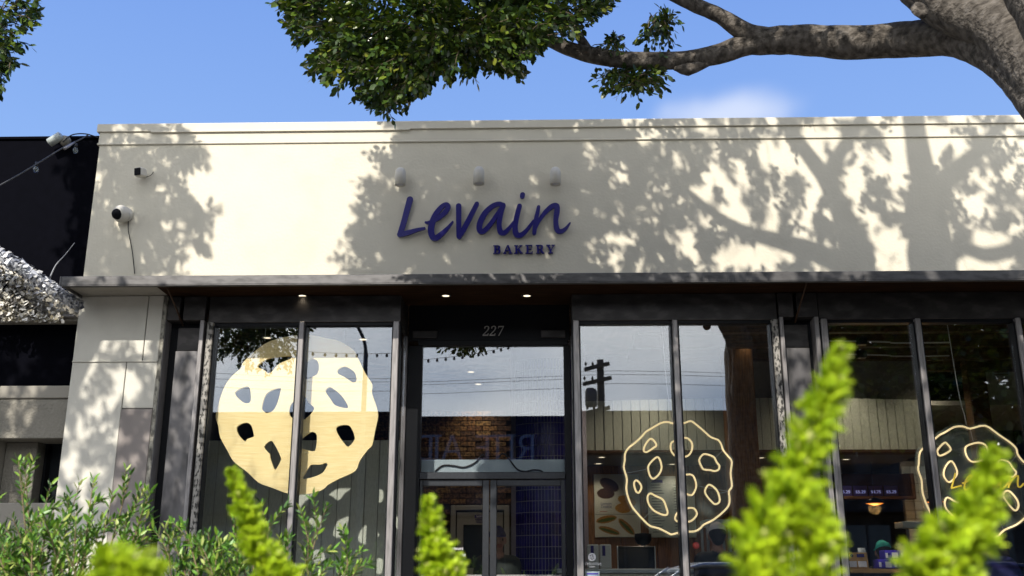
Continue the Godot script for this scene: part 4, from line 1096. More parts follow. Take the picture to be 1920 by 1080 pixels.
func make_cookies() -> void:
	var z := -0.16
	var o := at(557, 778, z)
	var c := thing("wooden_cookie_sign", "large pale plywood cookie cut-out with chip holes hanging in the window", "cookie sign", o)
	var plate := CSGPolygon3D.new()
	plate.name = "plate"
	var pts := []
	for p in COOKIE: pts.append(flat(p[0], p[1], z, o))
	plate.polygon = round_poly(pts, 3)
	plate.depth = 0.03
	plate.material = M.cookie_wood
	c.add_child(plate)
	for set_ in [[CHIPS4, 3.857, 560.0], [CHIPS5, 4.155, 820.0]]:
		for h in set_[0]:
			var q := []
			for p in h: q.append(flat(360.0 + p[0] / set_[1], set_[2] + p[1] / set_[1], z, o))
			var hole := CSGPolygon3D.new()
			hole.name = "chip_hole"
			hole.operation = CSGShape3D.OPERATION_SUBTRACTION
			hole.polygon = round_poly(q, 3)
			hole.depth = 0.2
			hole.position.z = 0.1
			hole.material = M.cookie_wood
			plate.add_child(hole, true)
	for e in [-0.35, 0.4]: part("hanging_wire", tube([Vector3(e, 0.70, -0.015), Vector3(e, 4.3 - o.y, -0.015)], 0.002, -1, 5, 1), M.stainless, c)
const NEON_OUT := [[0, [[550, 1000], [580, 965], [620, 940], [690, 900], [740, 892], [790, 905], [850, 902], [905, 885], [940, 905], [1000, 955], [1050, 1000]]], [1, [[1190, 20], [1215, 55], [1230, 100], [1270, 150], [1297, 190], [1288, 280], [1298, 380], [1275, 420], [1280, 480], [1270, 535], [1220, 590], [1150, 645], [1080, 680], [1050, 710], [1010, 732], [950, 735], [890, 740], [830, 757], [800, 745], [730, 710], [660, 690], [605, 640], [560, 590], [520, 540], [490, 470], [475, 400], [480, 330], [468, 280], [455, 230], [463, 180], [465, 130], [490, 85], [540, 45]]]]
const NEON_RINGS := [[[610, 100], [625, 55], [660, 12], [690, 25], [710, 62], [690, 80], [660, 100], [630, 115]], [[820, 80], [825, 45], [850, 28], [920, 5], [960, 12], [988, 50], [985, 100], [960, 140], [920, 152], [860, 145], [830, 115]], [[645, 235], [670, 190], [712, 155], [735, 170], [750, 230], [735, 280], [690, 322], [660, 300]], [[1043, 180], [1060, 145], [1090, 130], [1155, 152], [1180, 195], [1200, 220], [1195, 250], [1165, 263], [1130, 255], [1080, 250], [1060, 225]], [[535, 360], [550, 335], [575, 350], [593, 385], [585, 415], [570, 432], [548, 415]], [[640, 470], [650, 445], [668, 437], [700, 455], [760, 485], [785, 540], [797, 585], [785, 605], [750, 600], [690, 570], [650, 520]], [[1088, 420], [1105, 380], [1128, 370], [1165, 395], [1190, 430], [1203, 480], [1195, 510], [1165, 520], [1140, 500], [1105, 460]], [[880, 300], [930, 292], [980, 290], [1005, 315], [1020, 370], [1010, 415], [985, 450], [940, 440], [900, 430], [870, 360]], [[855, 630], [865, 600], [890, 575], [950, 553], [1000, 553], [1025, 590], [1010, 625], [970, 655], [900, 660], [865, 650]]]
const NEON2_OUT := [[128, 205], [90, 245], [82, 320], [78, 365], [100, 430], [108, 520], [140, 610], [180, 680], [250, 745], [330, 780], [400, 815], [480, 825], [600, 818], [660, 770], [740, 735], [800, 685], [850, 620], [872, 540], [858, 460], [868, 380], [840, 340], [790, 310], [750, 260], [740, 220], [700, 180], [620, 125], [530, 65], [430, 85], [380, 70], [320, 75], [260, 110], [220, 130], [180, 165]]
const NEON2_RINGS := [[[207, 245], [215, 220], [255, 180], [275, 190], [298, 225], [270, 250], [225, 268]], [[395, 230], [410, 200], [480, 180], [530, 195], [548, 240], [530, 290], [450, 310], [410, 280]], [[250, 380], [270, 330], [305, 305], [340, 370], [330, 410], [290, 447], [258, 420]], [[605, 345], [625, 300], [650, 296], [690, 312], [720, 355], [740, 380], [720, 410], [680, 405], [620, 390]], [[155, 470], [168, 455], [185, 490], [180, 520], [160, 510]], [[257, 585], [275, 550], [330, 580], [370, 600], [400, 680], [380, 703], [320, 680], [270, 630]], [[652, 540], [670, 507], [700, 512], [745, 565], [755, 610], [735, 638], [700, 610]], [[450, 440], [490, 430], [560, 430], [590, 480], [570, 560], [540, 570], [475, 540], [455, 490]], [[455, 715], [480, 685], [540, 665], [590, 690], [570, 730], [500, 755], [465, 745]]]
func neon(label: String, z: float, centre: Vector2, outer: Array, rings: Array) -> Node3D:
	var o := at(centre.x, centre.y, z)
	var c := thing("neon_cookie_sign", label, "neon sign", o, 0.0, "neon cookie signs")
	var pts := []
	for p in outer: pts.append(at(p.x, p.y, z) - o)
	var back := []
	for p in pts: back.append(Vector2(p.x, p.y) * 1.055)
	part("neon_outline", tube(pts, 0.0085, -1, 8, 3, true), M.neon_tube, c)
	for r in rings:
		var q := []
		for p in r: q.append(at(p.x, p.y, z) - o)
		part("neon_ring", tube(q, 0.0085, -1, 8, 3, true), M.neon_tube, c)
		var a := Vector3.ZERO
		for p in q: a += p / q.size()
		var best: Vector3 = pts[0]
		for p in pts:
			if (p - a).length() < (best - a).length(): best = p
		part("lead_wire", tube([a.lerp(best, 0.3), best], 0.002, -1, 4, 1), M.cable_white, c, Vector3(0, 0, -0.008))
	var plate := CSGPolygon3D.new()
	plate.name = "acrylic_backing"
	plate.polygon = round_poly(back, 2)
	plate.depth = 0.006
	plate.position.z = -0.02
	plate.material = M.clear
	c.add_child(plate)
	part("hanging_cable", tube([Vector3(-0.02, pts.map(func(p): return p.y).max() + 0.01, -0.02), Vector3(-0.03, 0.62, -0.02), Vector3(-0.06, 0.9, -0.02), Vector3(-0.1, 4.3 - o.y, -0.02)], 0.004, -1, 6), M.cable_white, c)
	for k in 6: part("rivet", lathe([Vector2(0, 0), Vector2(0.004, 0), Vector2(0.004, 0.004), Vector2(0, 0.004)], 8), M.rim, c, Vector3(-0.12 + 0.045 * (k % 2), 0.25 - 0.3 * int(k / 2.0), -0.017), Vector3(PI / 2, 0, 0))
	var l := OmniLight3D.new()
	l.name = "lamp"
	l.light_energy = 0.02
	l.light_color = Color(1.0, 0.85, 0.6)
	l.light_size = 0.3
	l.omni_range = 8.0
	l.omni_attenuation = 2.0
	l.shadow_enabled = true
	l.position.z = 0.02
	c.add_child(l)
	return c
func make_neons() -> void:
	var out := []
	for q in NEON_OUT[0][1]: out.append(Vector2(1060 + q[0] / 3.857, 560 + q[1] / 3.857))
	for q in NEON_OUT[1][1]: out.append(Vector2(1060 + q[0] / 4.155, 820 + q[1] / 4.155))
	var rings := NEON_RINGS.map(func(r): return r.map(func(q): return Vector2(1060 + q[0] / 4.155, 820 + q[1] / 4.155)))
	neon("cream neon tube cookie with chip rings in the window beside the entrance", -0.22, Vector2(1270, 895), out, rings)
	out = NEON2_OUT.map(func(q): return Vector2(1700 + q[0] / 3.6, 780 + q[1] / 3.6))
	rings = NEON2_RINGS.map(func(r): return r.map(func(q): return Vector2(1700 + q[0] / 3.6, 780 + q[1] / 3.6)))
	var c := neon("cream neon tube cookie with yellow handwriting across its chip rings", -0.30, Vector2(1832, 905), out, rings)
	for letter in SCRIPT:
		for i in range(1, letter.size()):
			var pts := []
			for p in letter[i][0]:
				pts.append(at(1700 + (295 + (p[0] - 290) * 0.352) / 3.6, 780 + (385 + (p[1] - 325) * 0.36) / 3.6, -0.27) - c.position)
			part("neon_letter_stroke", tube(pts, 0.008, -1, 7, 4), M.neon_script_tube, c)

# ---------------------------------------------------------------- leaves and trees
func leaf_shape(width: float, fold: float, droop: float, tint = null) -> ArrayMesh:      # unit length along +y
	var st := begin(true)
	if tint != null: st.set_color(tint)
	var mid := [Vector3(0, 0, 0), Vector3(0, 0.28, -fold * 0.6), Vector3(0, 0.62, -fold - droop * 0.3), Vector3(0, 1.0, -droop)]
	var half := [0.0, width * 0.42, width * 0.46, 0.0]
	for s in [-1, 1]:
		for k in 3:
			var a: Vector3 = mid[k]
			var b: Vector3 = mid[k + 1]
			var a2: Vector3 = a + Vector3(s * half[k], 0.02, fold * 0.8 if half[k] > 0 else 0.0)
			var b2: Vector3 = b + Vector3(s * half[k + 1], 0.02, fold * 0.8 if half[k + 1] > 0 else 0.0)
			if half[k] == 0.0: tri(st, a, b2, b) if s > 0 else tri(st, a, b, b2)
			elif half[k + 1] == 0.0: tri(st, a, a2, b) if s > 0 else tri(st, a, b, a2)
			else:
				if s > 0: quad(st, a, a2, b2, b)
				else: quad(st, a, b, b2, a2)
	return finish(st)
func many(called: String, mesh: Mesh, material: Material, parent: Node, places: Array, tints: Array) -> MultiMeshInstance3D:
	var mm := MultiMesh.new()
	mm.transform_format = MultiMesh.TRANSFORM_3D
	mm.use_colors = true
	mm.mesh = mesh
	mm.instance_count = places.size()
	for i in places.size():
		mm.set_instance_transform(i, places[i])
		mm.set_instance_color(i, tints[i])
	var o := MultiMeshInstance3D.new()
	o.name = called
	o.multimesh = mm
	o.material_override = material
	o.set_meta("kind", "stuff")
	parent.add_child(o, true)
	return o
func facing(dir: Vector3, normal: Vector3, p: Vector3, s: float) -> Transform3D:
	var y := dir.normalized()
	var x := y.cross(normal)
	if x.length() < 0.01: x = y.cross(Vector3.RIGHT)
	x = x.normalized()
	var z := x.cross(y)
	return Transform3D(Basis(x * s, y * s, z * s), p)
func rand_dir() -> Vector3:
	return Vector3(rng.randfn(), rng.randfn(), rng.randfn()).normalized()
const FICUS := [Color(0.030, 0.060, 0.012), Color(0.045, 0.085, 0.014), Color(0.075, 0.125, 0.014), Color(0.12, 0.165, 0.016), Color(0.022, 0.045, 0.012), Color(0.16, 0.18, 0.022)]
class Spray:
	var places := []
	var tints := []
	var twigs := []
func to_pixel(p: Vector3) -> Vector2:
	var v := look.inverse() * (p - eye)
	return Vector2(960.0 - F * v.x / v.z, 540.0 + F * v.y / v.z)
var open_sky := [Rect2(392, 575, 350, 420), Rect2(425, 200, 190, 320), Rect2(-20, 470, 150, 130)]     # where the photograph shows unbroken sun
var clearings := []
func shades_clearing(p: Vector3) -> bool:                        # would a leaf here shade a place that lies in the sun?
	var q := to_pixel(p + SUN * p.z)
	for c in open_sky:
		if c.has_point(q): return true
	for g in clearings:
		if ((q.x - g[0]) / g[2]) ** 2 + ((q.y - g[1]) / g[3]) ** 2 < 1.0: return true
	return false
func add_spray(s: Spray, p: Vector3, dir: Vector3, n: int, size: float, length: float, sunward := false, root := Vector3.ZERO) -> void:
	dir = dir.normalized()
	var tip := p + dir * length + Vector3(0, -0.25 * length, 0)
	s.twigs.append([p, p + dir * length * 0.55, tip])
	var roll := rng.randf() * TAU
	var side := dir.cross(Vector3.UP).normalized()
	var up := side.cross(dir)
	for k in n:
		var t := (k + 0.7) / n
		var q := p.lerp(tip, t)
		roll += 2.4
		var out := side * cos(roll) + up * sin(roll)
		var d := (dir * (0.55 + 0.5 * t) + out * 0.8 + Vector3(0, -0.35, 0)).normalized()
		var nrm := (Vector3(0, 0.9, 0.2) + rand_dir() * 0.75).normalized()
		var big := size * rng.randf_range(0.75, 1.2)
		var r := rng.randf()
		if sunward and shades_clearing(q + d * big * 0.5 + root): continue
		s.places.append(facing(d, nrm, q, big))
		s.tints.append(FICUS[0] if r < 0.25 else FICUS[1] if r < 0.5 else FICUS[2] if r < 0.72 else FICUS[4] if r < 0.85 else FICUS[3] if r < 0.95 else FICUS[5])
func poly(list: Array) -> PackedVector2Array:
	var p := PackedVector2Array()
	for q in list: p.append(Vector2(q[0], q[1]))
	return p
func fill_clump(s: Spray, shape: Array, n: int, zc: float, zr: float, o: Vector3, leaves := 9, size := 0.055) -> void:
	var pg := poly(shape)
	var lo := pg[0]
	var hi := pg[0]
	for q in pg:
		lo = lo.min(q)
		hi = hi.max(q)
	var c := (lo + hi) / 2
	var made := 0
	while made < n:
		var q := Vector2(rng.randf_range(lo.x, hi.x), rng.randf_range(lo.y, hi.y))
		if not Geometry2D.is_point_in_polygon(q, pg): continue
		made += 1
		var z := zc + rng.randf_range(-zr, zr)
		var w := at(q.x, q.y, z)
		var outw := Vector3(q.x - c.x, -(q.y - c.y) * 1.3, 0).normalized() + Vector3(0, -0.1, (z - zc) / zr * 0.7) + rand_dir() * 0.6
		add_spray(s, w - o - outw.normalized() * 0.12, outw, leaves, size, rng.randf_range(0.12, 0.2), true, o)
# leaves of the unseen upper crown: each stands on the sun ray that ends where the photograph shows its shadow
func fill_shade(s: Spray, shape: Array, n: int, gaps: Array, o: Vector3, z_far: float, leaves := 9, size := 0.085, gap_keep := 0.04) -> void:
	var pg := poly(shape)
	var lo := pg[0]
	var hi := pg[0]
	for q in pg:
		lo = lo.min(q)
		hi = hi.max(q)
	var tries := 0
	var made := 0
	while made < n and tries < n * 20:
		tries += 1
		var q := Vector2(rng.randf_range(lo.x, hi.x), rng.randf_range(lo.y, hi.y))
		if not Geometry2D.is_point_in_polygon(q, pg): continue
		var skip := false
		for g in gaps:
			if ((q.x - g[0]) / g[2]) ** 2 + ((q.y - g[1]) / g[3]) ** 2 < 1.0 and rng.randf() > gap_keep: skip = true
		if skip: continue
		var wall := at(q.x, q.y, 0.0)
		var z0 := maxf((7.75 - wall.y) / 1.5, 1.2)
		var z := rng.randf_range(z0, maxf(z_far, z0 + 1.0))
		var w := wall - SUN * z
		made += 1
		add_spray(s, w - o, rand_dir() + Vector3(0, -0.1, 0), leaves, size, 0.16, true, o)
func twig_mesh(s: Spray, r: float, keep := 1.0) -> ArrayMesh:
	var st := begin(true)
	for t in s.twigs:
		if rng.randf() <= keep: add_tube(st, PackedVector3Array(t), func(u): return lerpf(r, r * 0.4, u), 4)
	return finish(st)
func limb(called: String, tree: Node3D, pts: Array, radii: Array, sides := 14, rough := 0.0) -> MeshInstance3D:
	var st := begin(true)
	var rel := []
	for p in pts: rel.append(p - tree.position)
	var ln := smooth_line(rel, 8)
	var f := FastNoiseLite.new()
	f.seed = int(pts[0].x * 100)
	f.frequency = 2.0
	add_tube(st, ln, func(t):
		var u: float = t * (radii.size() - 1)
		var k := mini(int(u), radii.size() - 2)
		return lerpf(radii[k], radii[k + 1], u - k) * (1.0 + 0.07 * f.get_noise_1d(t * 6.0)), sides)
	return part(called, finish(st), M.bark, tree)
func on_wall(px: float, py: float, z: float) -> Vector3:
	return at(px, py, 0.0) - SUN * z
func make_main_tree() -> void:
	rng.seed = 101
	var base := Vector3(2.93, G, 4.36)
	var t := thing("ficus_tree", "large pale-barked ficus tree with a long branch reaching over the shopfront", "tree", base)
	var fork := Vector3(2.92, 4.3, 4.3)
	limb("trunk", t, [base, base + Vector3(-0.02, 0.5, 0), Vector3(2.92, 2.0, 4.34), Vector3(2.89, 3.3, 4.32), fork, Vector3(2.95, 4.9, 3.85), Vector3(3.05, 5.6, 3.8)], [0.52, 0.40, 0.34, 0.31, 0.34, 0.30, 0.22], 20)
	# branches in view
	limb("branch", t, [Vector3(2.85, 3.6, 4.3), at(1985, 200, 4.1), at(1900, 112, 3.8), at(1800, 72, 3.5), at(1700, 74, 3.22), at(1600, 80, 3.12), at(1500, 75, 3.02), at(1430, 78, 2.96), at(1375, 90, 2.91)], [0.12, 0.17, 0.15, 0.118, 0.116, 0.112, 0.100, 0.092, 0.05], 16)
	limb("branch", t, [at(1475, 76, 3.0), at(1405, 82, 2.94), at(1345, 102, 2.88), at(1275, 113, 2.82), at(1180, 113, 2.76), at(1108, 103, 2.7), at(1060, 89, 2.67), at(1020, 73, 2.65), at(950, 54, 2.62), at(870, 40, 2.6), at(790, 15, 2.6)], [0.075, 0.075, 0.068, 0.06, 0.059, 0.057, 0.05, 0.042, 0.035, 0.026, 0.014], 14)
	limb("branch", t, [at(1470, 78, 3.0), at(1405, 64, 2.97), at(1350, 30, 2.99), at(1300, 8, 3.02), at(1230, -25, 3.05), at(1120, -60, 3.1), at(1000, -110, 3.15), at(880, -150, 3.2)], [0.085, 0.07, 0.052, 0.05, 0.047, 0.04, 0.03, 0.015], 12)
	limb("branch", t, [Vector3(2.86, 3.7, 4.3), at(1985, 140, 4.1), at(1890, 50, 3.85), at(1775, 8, 3.6), at(1690, -60, 3.5), at(1560, -190, 3.4)], [0.2, 0.22, 0.18, 0.15, 0.13, 0.10], 16)
	limb("branch", t, [at(1108, 103, 2.7), at(1092, 78, 2.66), at(1075, 50, 2.6), at(1050, 10, 2.5)], [0.04, 0.034, 0.028, 0.012], 10)
	limb("branch", t, [at(1330, 118, 2.87), at(1290, 130, 2.86), at(1265, 128, 2.84)], [0.02, 0.045, 0.012], 10)
	var knot := part("knot", lathe([Vector2(0.055, 0.0), Vector2(0.05, 0.03), Vector2(0.028, 0.026), Vector2(0.0, 0.012)], 14), M.bark, t, at(1722, 22, 3.72) - base)
	knot.basis = Basis(Vector3.RIGHT, deg_to_rad(75)) * Basis(Vector3.FORWARD, 0.3)
	# higher limbs, known from their shadows on the wall
	for l in [[[[1760, 530, 3.9], [1745, 400, 3.9], [1725, 300, 3.8], [1705, 180, 3.6]], [0.2, 0.15, 0.12, 0.08]], [[[1625, 540, 3.8], [1600, 450, 3.6], [1565, 370, 3.5], [1548, 335, 3.4], [1500, 270, 3.2], [1450, 200, 3.0]], [0.14, 0.12, 0.10, 0.09, 0.07, 0.05]], [[[1552, 345, 3.42], [1568, 300, 3.4], [1600, 250, 3.4], [1640, 190, 3.4]], [0.085, 0.06, 0.05, 0.03]], [[[1620, 520, 3.75], [1540, 478, 3.5], [1470, 455, 3.3], [1400, 435, 3.2], [1345, 405, 3.1], [1290, 360, 3.0]], [0.11, 0.09, 0.07, 0.055, 0.045, 0.03]], [[[1758, 500, 3.9], [1800, 465, 3.9], [1847, 478, 3.9], [1890, 470, 3.9], [1960, 440, 3.9]], [0.09, 0.065, 0.06, 0.055, 0.04]], [[[1740, 380, 3.85], [1780, 330, 3.8], [1830, 290, 3.8], [1880, 230, 3.8]], [0.1, 0.08, 0.06, 0.04]]]:
		var pts := []
		for q in l[0]: pts.append(on_wall(q[0], q[1], q[2]))
		limb("branch", t, pts, l[1], 12)
	limb("branch", t, [Vector3(3.02, 5.4, 3.85), Vector3(3.3, 6.2, 3.85), on_wall(1765, 560, 3.9), on_wall(1745, 400, 3.9)], [0.22, 0.21, 0.2, 0.15], 14)
	limb("branch", t, [Vector3(3.0, 5.3, 3.8), Vector3(2.85, 6.0, 3.8), on_wall(1640, 565, 3.8), on_wall(1600, 450, 3.6)], [0.2, 0.17, 0.15, 0.12], 14)
	limb("branch", t, [Vector3(2.9, 4.6, 3.9), Vector3(3.5, 5.0, 4.1), Vector3(4.5, 5.1, 4.2), Vector3(5.6, 5.3, 4.3)], [0.2, 0.14, 0.10, 0.05], 12)
	# foliage in view
	var s := Spray.new()
	fill_clump(s, [[505, -70], [535, 20], [560, 70], [585, 125], [650, 155], [720, 195], [770, 185], [810, 150], [870, 135], [905, 118], [970, 125], [1000, 88], [1040, 72], [1100, 45], [1140, 10], [1160, -70]], 1500, 2.65, 0.6, base, 11, 0.058)
	fill_clump(s, [[905, 110], [985, 110], [975, 138], [955, 132], [925, 130]], 16, 2.6, 0.12, base, 8, 0.05)
	fill_clump(s, [[680, 170], [745, 170], [735, 212], [715, 212]], 26, 2.65, 0.15, base, 7, 0.05)
	fill_clump(s, [[1195, 85], [1200, 45], [1225, 30], [1250, 5], [1275, 25], [1270, 60], [1265, 85]], 34, 2.7, 0.15, base, 7, 0.052)
	fill_clump(s, [[1110, 118], [1250, 120], [1240, 150], [1190, 172], [1140, 165]], 75, 2.75, 0.18, base, 8, 0.052)
	fill_clump(s, [[1100, 85], [1150, 60], [1205, 88]], 14, 2.7, 0.12, base, 7, 0.05)
	# foliage beyond the frame's edge, mirrored in the glass
	for i in 3600:
		var w := Vector3(rng.randf_range(3.35, 7.4), rng.randf_range(3.25, 5.8), rng.randf_range(3.5, 4.9))
		add_spray(s, w - base, rand_dir(), 8, 0.115, 0.16)
	part("twigs", twig_mesh(s, 0.004, 0.45), M.twig, t)
	var leaf := leaf_shape(0.6, 0.05, 0.12)
	# the lowest leaves of the fringe, one by one
	var order := range(s.places.size())
	var height := {}
	for i in s.places.size():
		var p: Vector3 = s.places[i].origin + base
		height[i] = p.y if p.x < 1.4 and p.y > 3.0 else 99.0
	order.sort_custom(func(a, b): return height[a] < height[b])
	var tinted := []
	for c in FICUS: tinted.append(leaf_shape(0.6, 0.05, 0.12, c))
	var single := {}
	for k in 280:
		var i: int = order[k]
		single[i] = true
		var o := part("leaf", tinted[FICUS.find(s.tints[i])], M.ficus_leaf, t)
		o.transform = s.places[i]
	var pl := []
	var ti := []
	for i in s.places.size():
		if not single.has(i):
			pl.append(s.places[i])
			ti.append(s.tints[i])
	many("crown", leaf, M.ficus_leaf, t, pl, ti)
	# the upper crown
	var u := Spray.new()
	var z8 := func(a: Array) -> Array: return [1100 + a[0] * 0.427, 220 + a[1] * 0.427, a[2] * 0.427, a[3] * 0.427]
	var gaps := [[1000, 110, 50, 75], [1090, 140, 22, 40], [950, 220, 25, 35], [1180, 290, 50, 85], [870, 190, 42, 85], [790, 170, 42, 70], [500, 340, 62, 45], [560, 260, 60, 40], [640, 340, 45, 45], [670, 430, 45, 50], [1020, 310, 45, 45], [1080, 400, 32, 60], [720, 610, 170, 55], [1360, 610, 100, 100], [1310, 540, 50, 45], [1520, 100, 82, 72], [1370, 60, 32, 52], [1370, 200, 42, 70], [1630, 190, 32, 60], [1700, 240, 32, 32], [1700, 380, 52, 47], [1770, 540, 92, 50], [1740, 640, 150, 50], [1800, 60, 27, 60], [1880, 490, 32, 32], [1210, 180, 22, 42], [110, 490, 45, 50], [300, 560, 22, 30], [440, 550, 42, 60], [70, 650, 72, 42], [180, 350, 32, 32], [1060, 620, 45, 60], [1130, 620, 32, 50], [1250, 440, 32, 32]].map(z8)
	fill_shade(u, [[745, 215], [752, 270], [715, 340], [690, 400], [672, 450], [675, 540], [1090, 540], [1090, 215]], 1150, [[735, 330, 12, 12], [760, 480, 10, 8], [870, 445, 8, 6], [1160, 440, 20, 24], [1130, 500, 20, 16], [700, 470, 14, 20]], base, 4.6)
	fill_shade(u, [[640, 440], [700, 300], [735, 215], [770, 215], [740, 540], [640, 540]], 60, [], base, 4.0, 6, 0.07)
	fill_shade(u, [[1075, 215], [1075, 540], [1265, 540], [1265, 215]], 260, [[1160, 440, 20, 24], [1130, 500, 20, 16]], base, 4.6)
	clearings = gaps
	fill_shade(u, [[1255, 215], [1255, 540], [1990, 540], [1990, 215]], 640, [], base, 5.0)
	clearings = []
	fill_shade(u, [[1080, 545], [1990, 545], [1990, 1080], [1080, 1080]], 700, [[1262, 800, 30, 300], [1085, 800, 26, 300], [1490, 640, 30, 60], [1480, 760, 24, 40], [1445, 760, 14, 150]], base, 5.6)
	many("upper_crown", leaf, M.ficus_leaf, t, u.places, u.tints)
	part("upper_twigs", twig_mesh(u, 0.005, 0.25), M.twig, t)
func make_left_tree() -> void:
	rng.seed = 202
	var base := Vector3(-6.6, G, 3.6)
	var t := thing("ficus_tree", "dark leafy street tree whose drooping leaves hang beside the dark neighbour building", "tree", base)
	limb("trunk", t, [base, base + Vector3(0, 0.6, 0), Vector3(-6.5, 2.2, 3.55), Vector3(-6.3, 3.8, 3.5), Vector3(-6.0, 5.0, 3.4), Vector3(-5.6, 6.5, 3.4)], [0.45, 0.33, 0.28, 0.25, 0.2, 0.12], 18)
	limb("branch", t, [Vector3(-6.2, 4.2, 3.5), Vector3(-5.2, 4.9, 3.4), Vector3(-4.2, 5.0, 3.35), Vector3(-3.4, 4.9, 3.3)], [0.16, 0.1, 0.06, 0.02], 12)
	limb("branch", t, [Vector3(-5.8, 5.6, 3.4), Vector3(-5.4, 6.8, 3.5), Vector3(-5.0, 7.8, 3.5)], [0.14, 0.1, 0.04], 12)
	var s := Spray.new()
	fill_clump(s, [[-260, -60], [85, -60], [72, 20], [50, 60], [38, 95], [15, 130], [6, 170], [-60, 205], [-260, 190]], 800, 3.35, 0.45, base, 10, 0.056)
	var leaf := leaf_shape(0.6, 0.05, 0.12)
	fill_shade(s, [[120, 215], [345, 215], [352, 250], [385, 268], [370, 300], [335, 320], [330, 350], [360, 368], [395, 374], [405, 405], [370, 440], [335, 470], [345, 540], [120, 540]], 480, [[300, 350, 24, 14], [250, 430, 18, 22], [262, 475, 22, 16], [325, 450, 16, 16], [235, 240, 22, 14], [305, 280, 14, 14]], base, 4.6, 9, 0.08)
	fill_shade(s, [[90, 600], [300, 600], [290, 980], [60, 980]], 200, [[170, 645, 13, 12], [205, 650, 12, 10], [165, 725, 16, 24], [240, 735, 14, 22], [190, 790, 18, 30], [150, 800, 14, 24], [145, 880, 14, 16], [175, 690, 10, 10], [215, 700, 10, 14], [200, 850, 12, 14]], base, 4.8, 9, 0.08)
	fill_shade(s, [[300, 600], [375, 600], [350, 980], [285, 980]], 34, [], base, 5.2, 8, 0.075)
	fill_shade(s, [[-260, 610], [112, 610], [90, 1080], [-260, 1080]], 420, [], base, 5.2, 9, 0.085)
	many("crown", leaf, M.ficus_leaf, t, s.places, s.tints)
	part("twigs", twig_mesh(s, 0.004, 0.5), M.twig, t)

# ---------------------------------------------------------------- planters, shrubs, ferns
func trough(label: String, x0: float, x1: float, y1: float, z0: float, z1: float) -> void:
	var o := thing("planter", label, "planter", Vector3((x0 + x1) / 2, G if z1 < 5 else G - 0.14, (z0 + z1) / 2))
	var h := y1 - o.position.y
	for e in [-1, 1]:
		part("end", cbox(Vector3(0.05, h, z1 - z0), 0.006), M.planter, o, Vector3(e * ((x1 - x0) / 2 - 0.025), h / 2, 0))
		part("side", cbox(Vector3(x1 - x0 - 0.102, h, 0.05), 0.006), M.planter, o, Vector3(0, h / 2, e * ((z1 - z0) / 2 - 0.025)))
	part("soil", cbox(Vector3(x1 - x0 - 0.104, h - 0.05, z1 - z0 - 0.104), 0.0), M.soil, o, Vector3(0, (h - 0.05) / 2, 0))
const SHRUB := [Color(0.11, 0.25, 0.025), Color(0.08, 0.19, 0.02), Color(0.19, 0.33, 0.03), Color(0.05, 0.12, 0.02), Color(0.30, 0.36, 0.08)]
func shrub(label: String, x0: float, x1: float, z: float, tops: Array, seed_: int, singles: int) -> void:
	rng.seed = seed_
	var o := thing("leafy_shrub", label, "shrub", Vector3((x0 + x1) / 2, 1.0, z), 0.0, "shrubs along the planter")
	var leaf := leaf_shape(0.28, 0.03, 0.08)
	var tinted := []
	for c in SHRUB: tinted.append(leaf_shape(0.28, 0.03, 0.08, c))
	var st := begin(true)
	var places := []
	var tints := []
	for q in tops:
		var tip: Vector3 = at(q[0], q[1], z + q[2]) - o.position
		var root := Vector3(clampf(tip.x * 0.6 + rng.randf_range(-0.15, 0.15), -(x1 - x0) / 2, (x1 - x0) / 2), -0.06, rng.randf_range(-0.1, 0.1))
		var mid := root.lerp(tip, 0.55) + Vector3(rng.randf_range(-0.06, 0.06), 0.07, rng.randf_range(-0.05, 0.05))
		var ln := smooth_line([root, mid, tip], 12)
		add_tube(st, ln, func(u): return lerpf(0.006, 0.0016, u), 5)
		var stems := [ln]
		for b in 3:                                                # side shoots
			var a := ln[10 + b * 4]
			var e := a + (tip - root).normalized() * rng.randf_range(0.06, 0.14) + rand_dir() * 0.09
			var sl := smooth_line([a, a.lerp(e, 0.5) + Vector3(0, 0.015, 0), e], 6)
			add_tube(st, sl, func(u): return lerpf(0.0025, 0.001, u), 4)
			stems.append(sl)
		for sidx in stems.size():
			var l: PackedVector3Array = stems[sidx]
			var from := int(l.size() * (0.35 if sidx == 0 else 0.15))
			var roll := rng.randf() * TAU
			for i in range(from, l.size()):
				var dir := (l[mini(i + 1, l.size() - 1)] - l[maxi(i - 1, 0)]).normalized()
				var side := dir.cross(Vector3(0.3, 0.1, 1)).normalized()
				var up := side.cross(dir)
				roll += 1.7
				for pair in 2:
					if rng.randf() < 0.12: continue
					var out := (side * cos(roll) + up * sin(roll)) * (1 if pair == 0 else -1)
					places.append(facing(dir * 0.9 + out * 0.75 + Vector3(0, 0.12, 0), (Vector3.UP + rand_dir() * 0.8).normalized(), l[i], rng.randf_range(0.028, 0.052)))
					tints.append(SHRUB[rng.randi() % 3] if rng.randf() < 0.75 else SHRUB[3 + rng.randi() % 2])
	part("stems", finish(st), M.shrub_stem, o)
	var pl := []
	var ti := []
	var order := range(places.size())
	order.sort_custom(func(a, b): return places[a].origin.y > places[b].origin.y)
	for k in order.size():
		var i: int = order[k]
		if k < singles:
			var p := part("leaf", tinted[SHRUB.find(tints[i])], M.shrub_leaf, o)
			p.transform = places[i]
		else:
			pl.append(places[i])
			ti.append(tints[i])
	many("foliage", leaf, M.shrub_leaf, o, pl, ti)
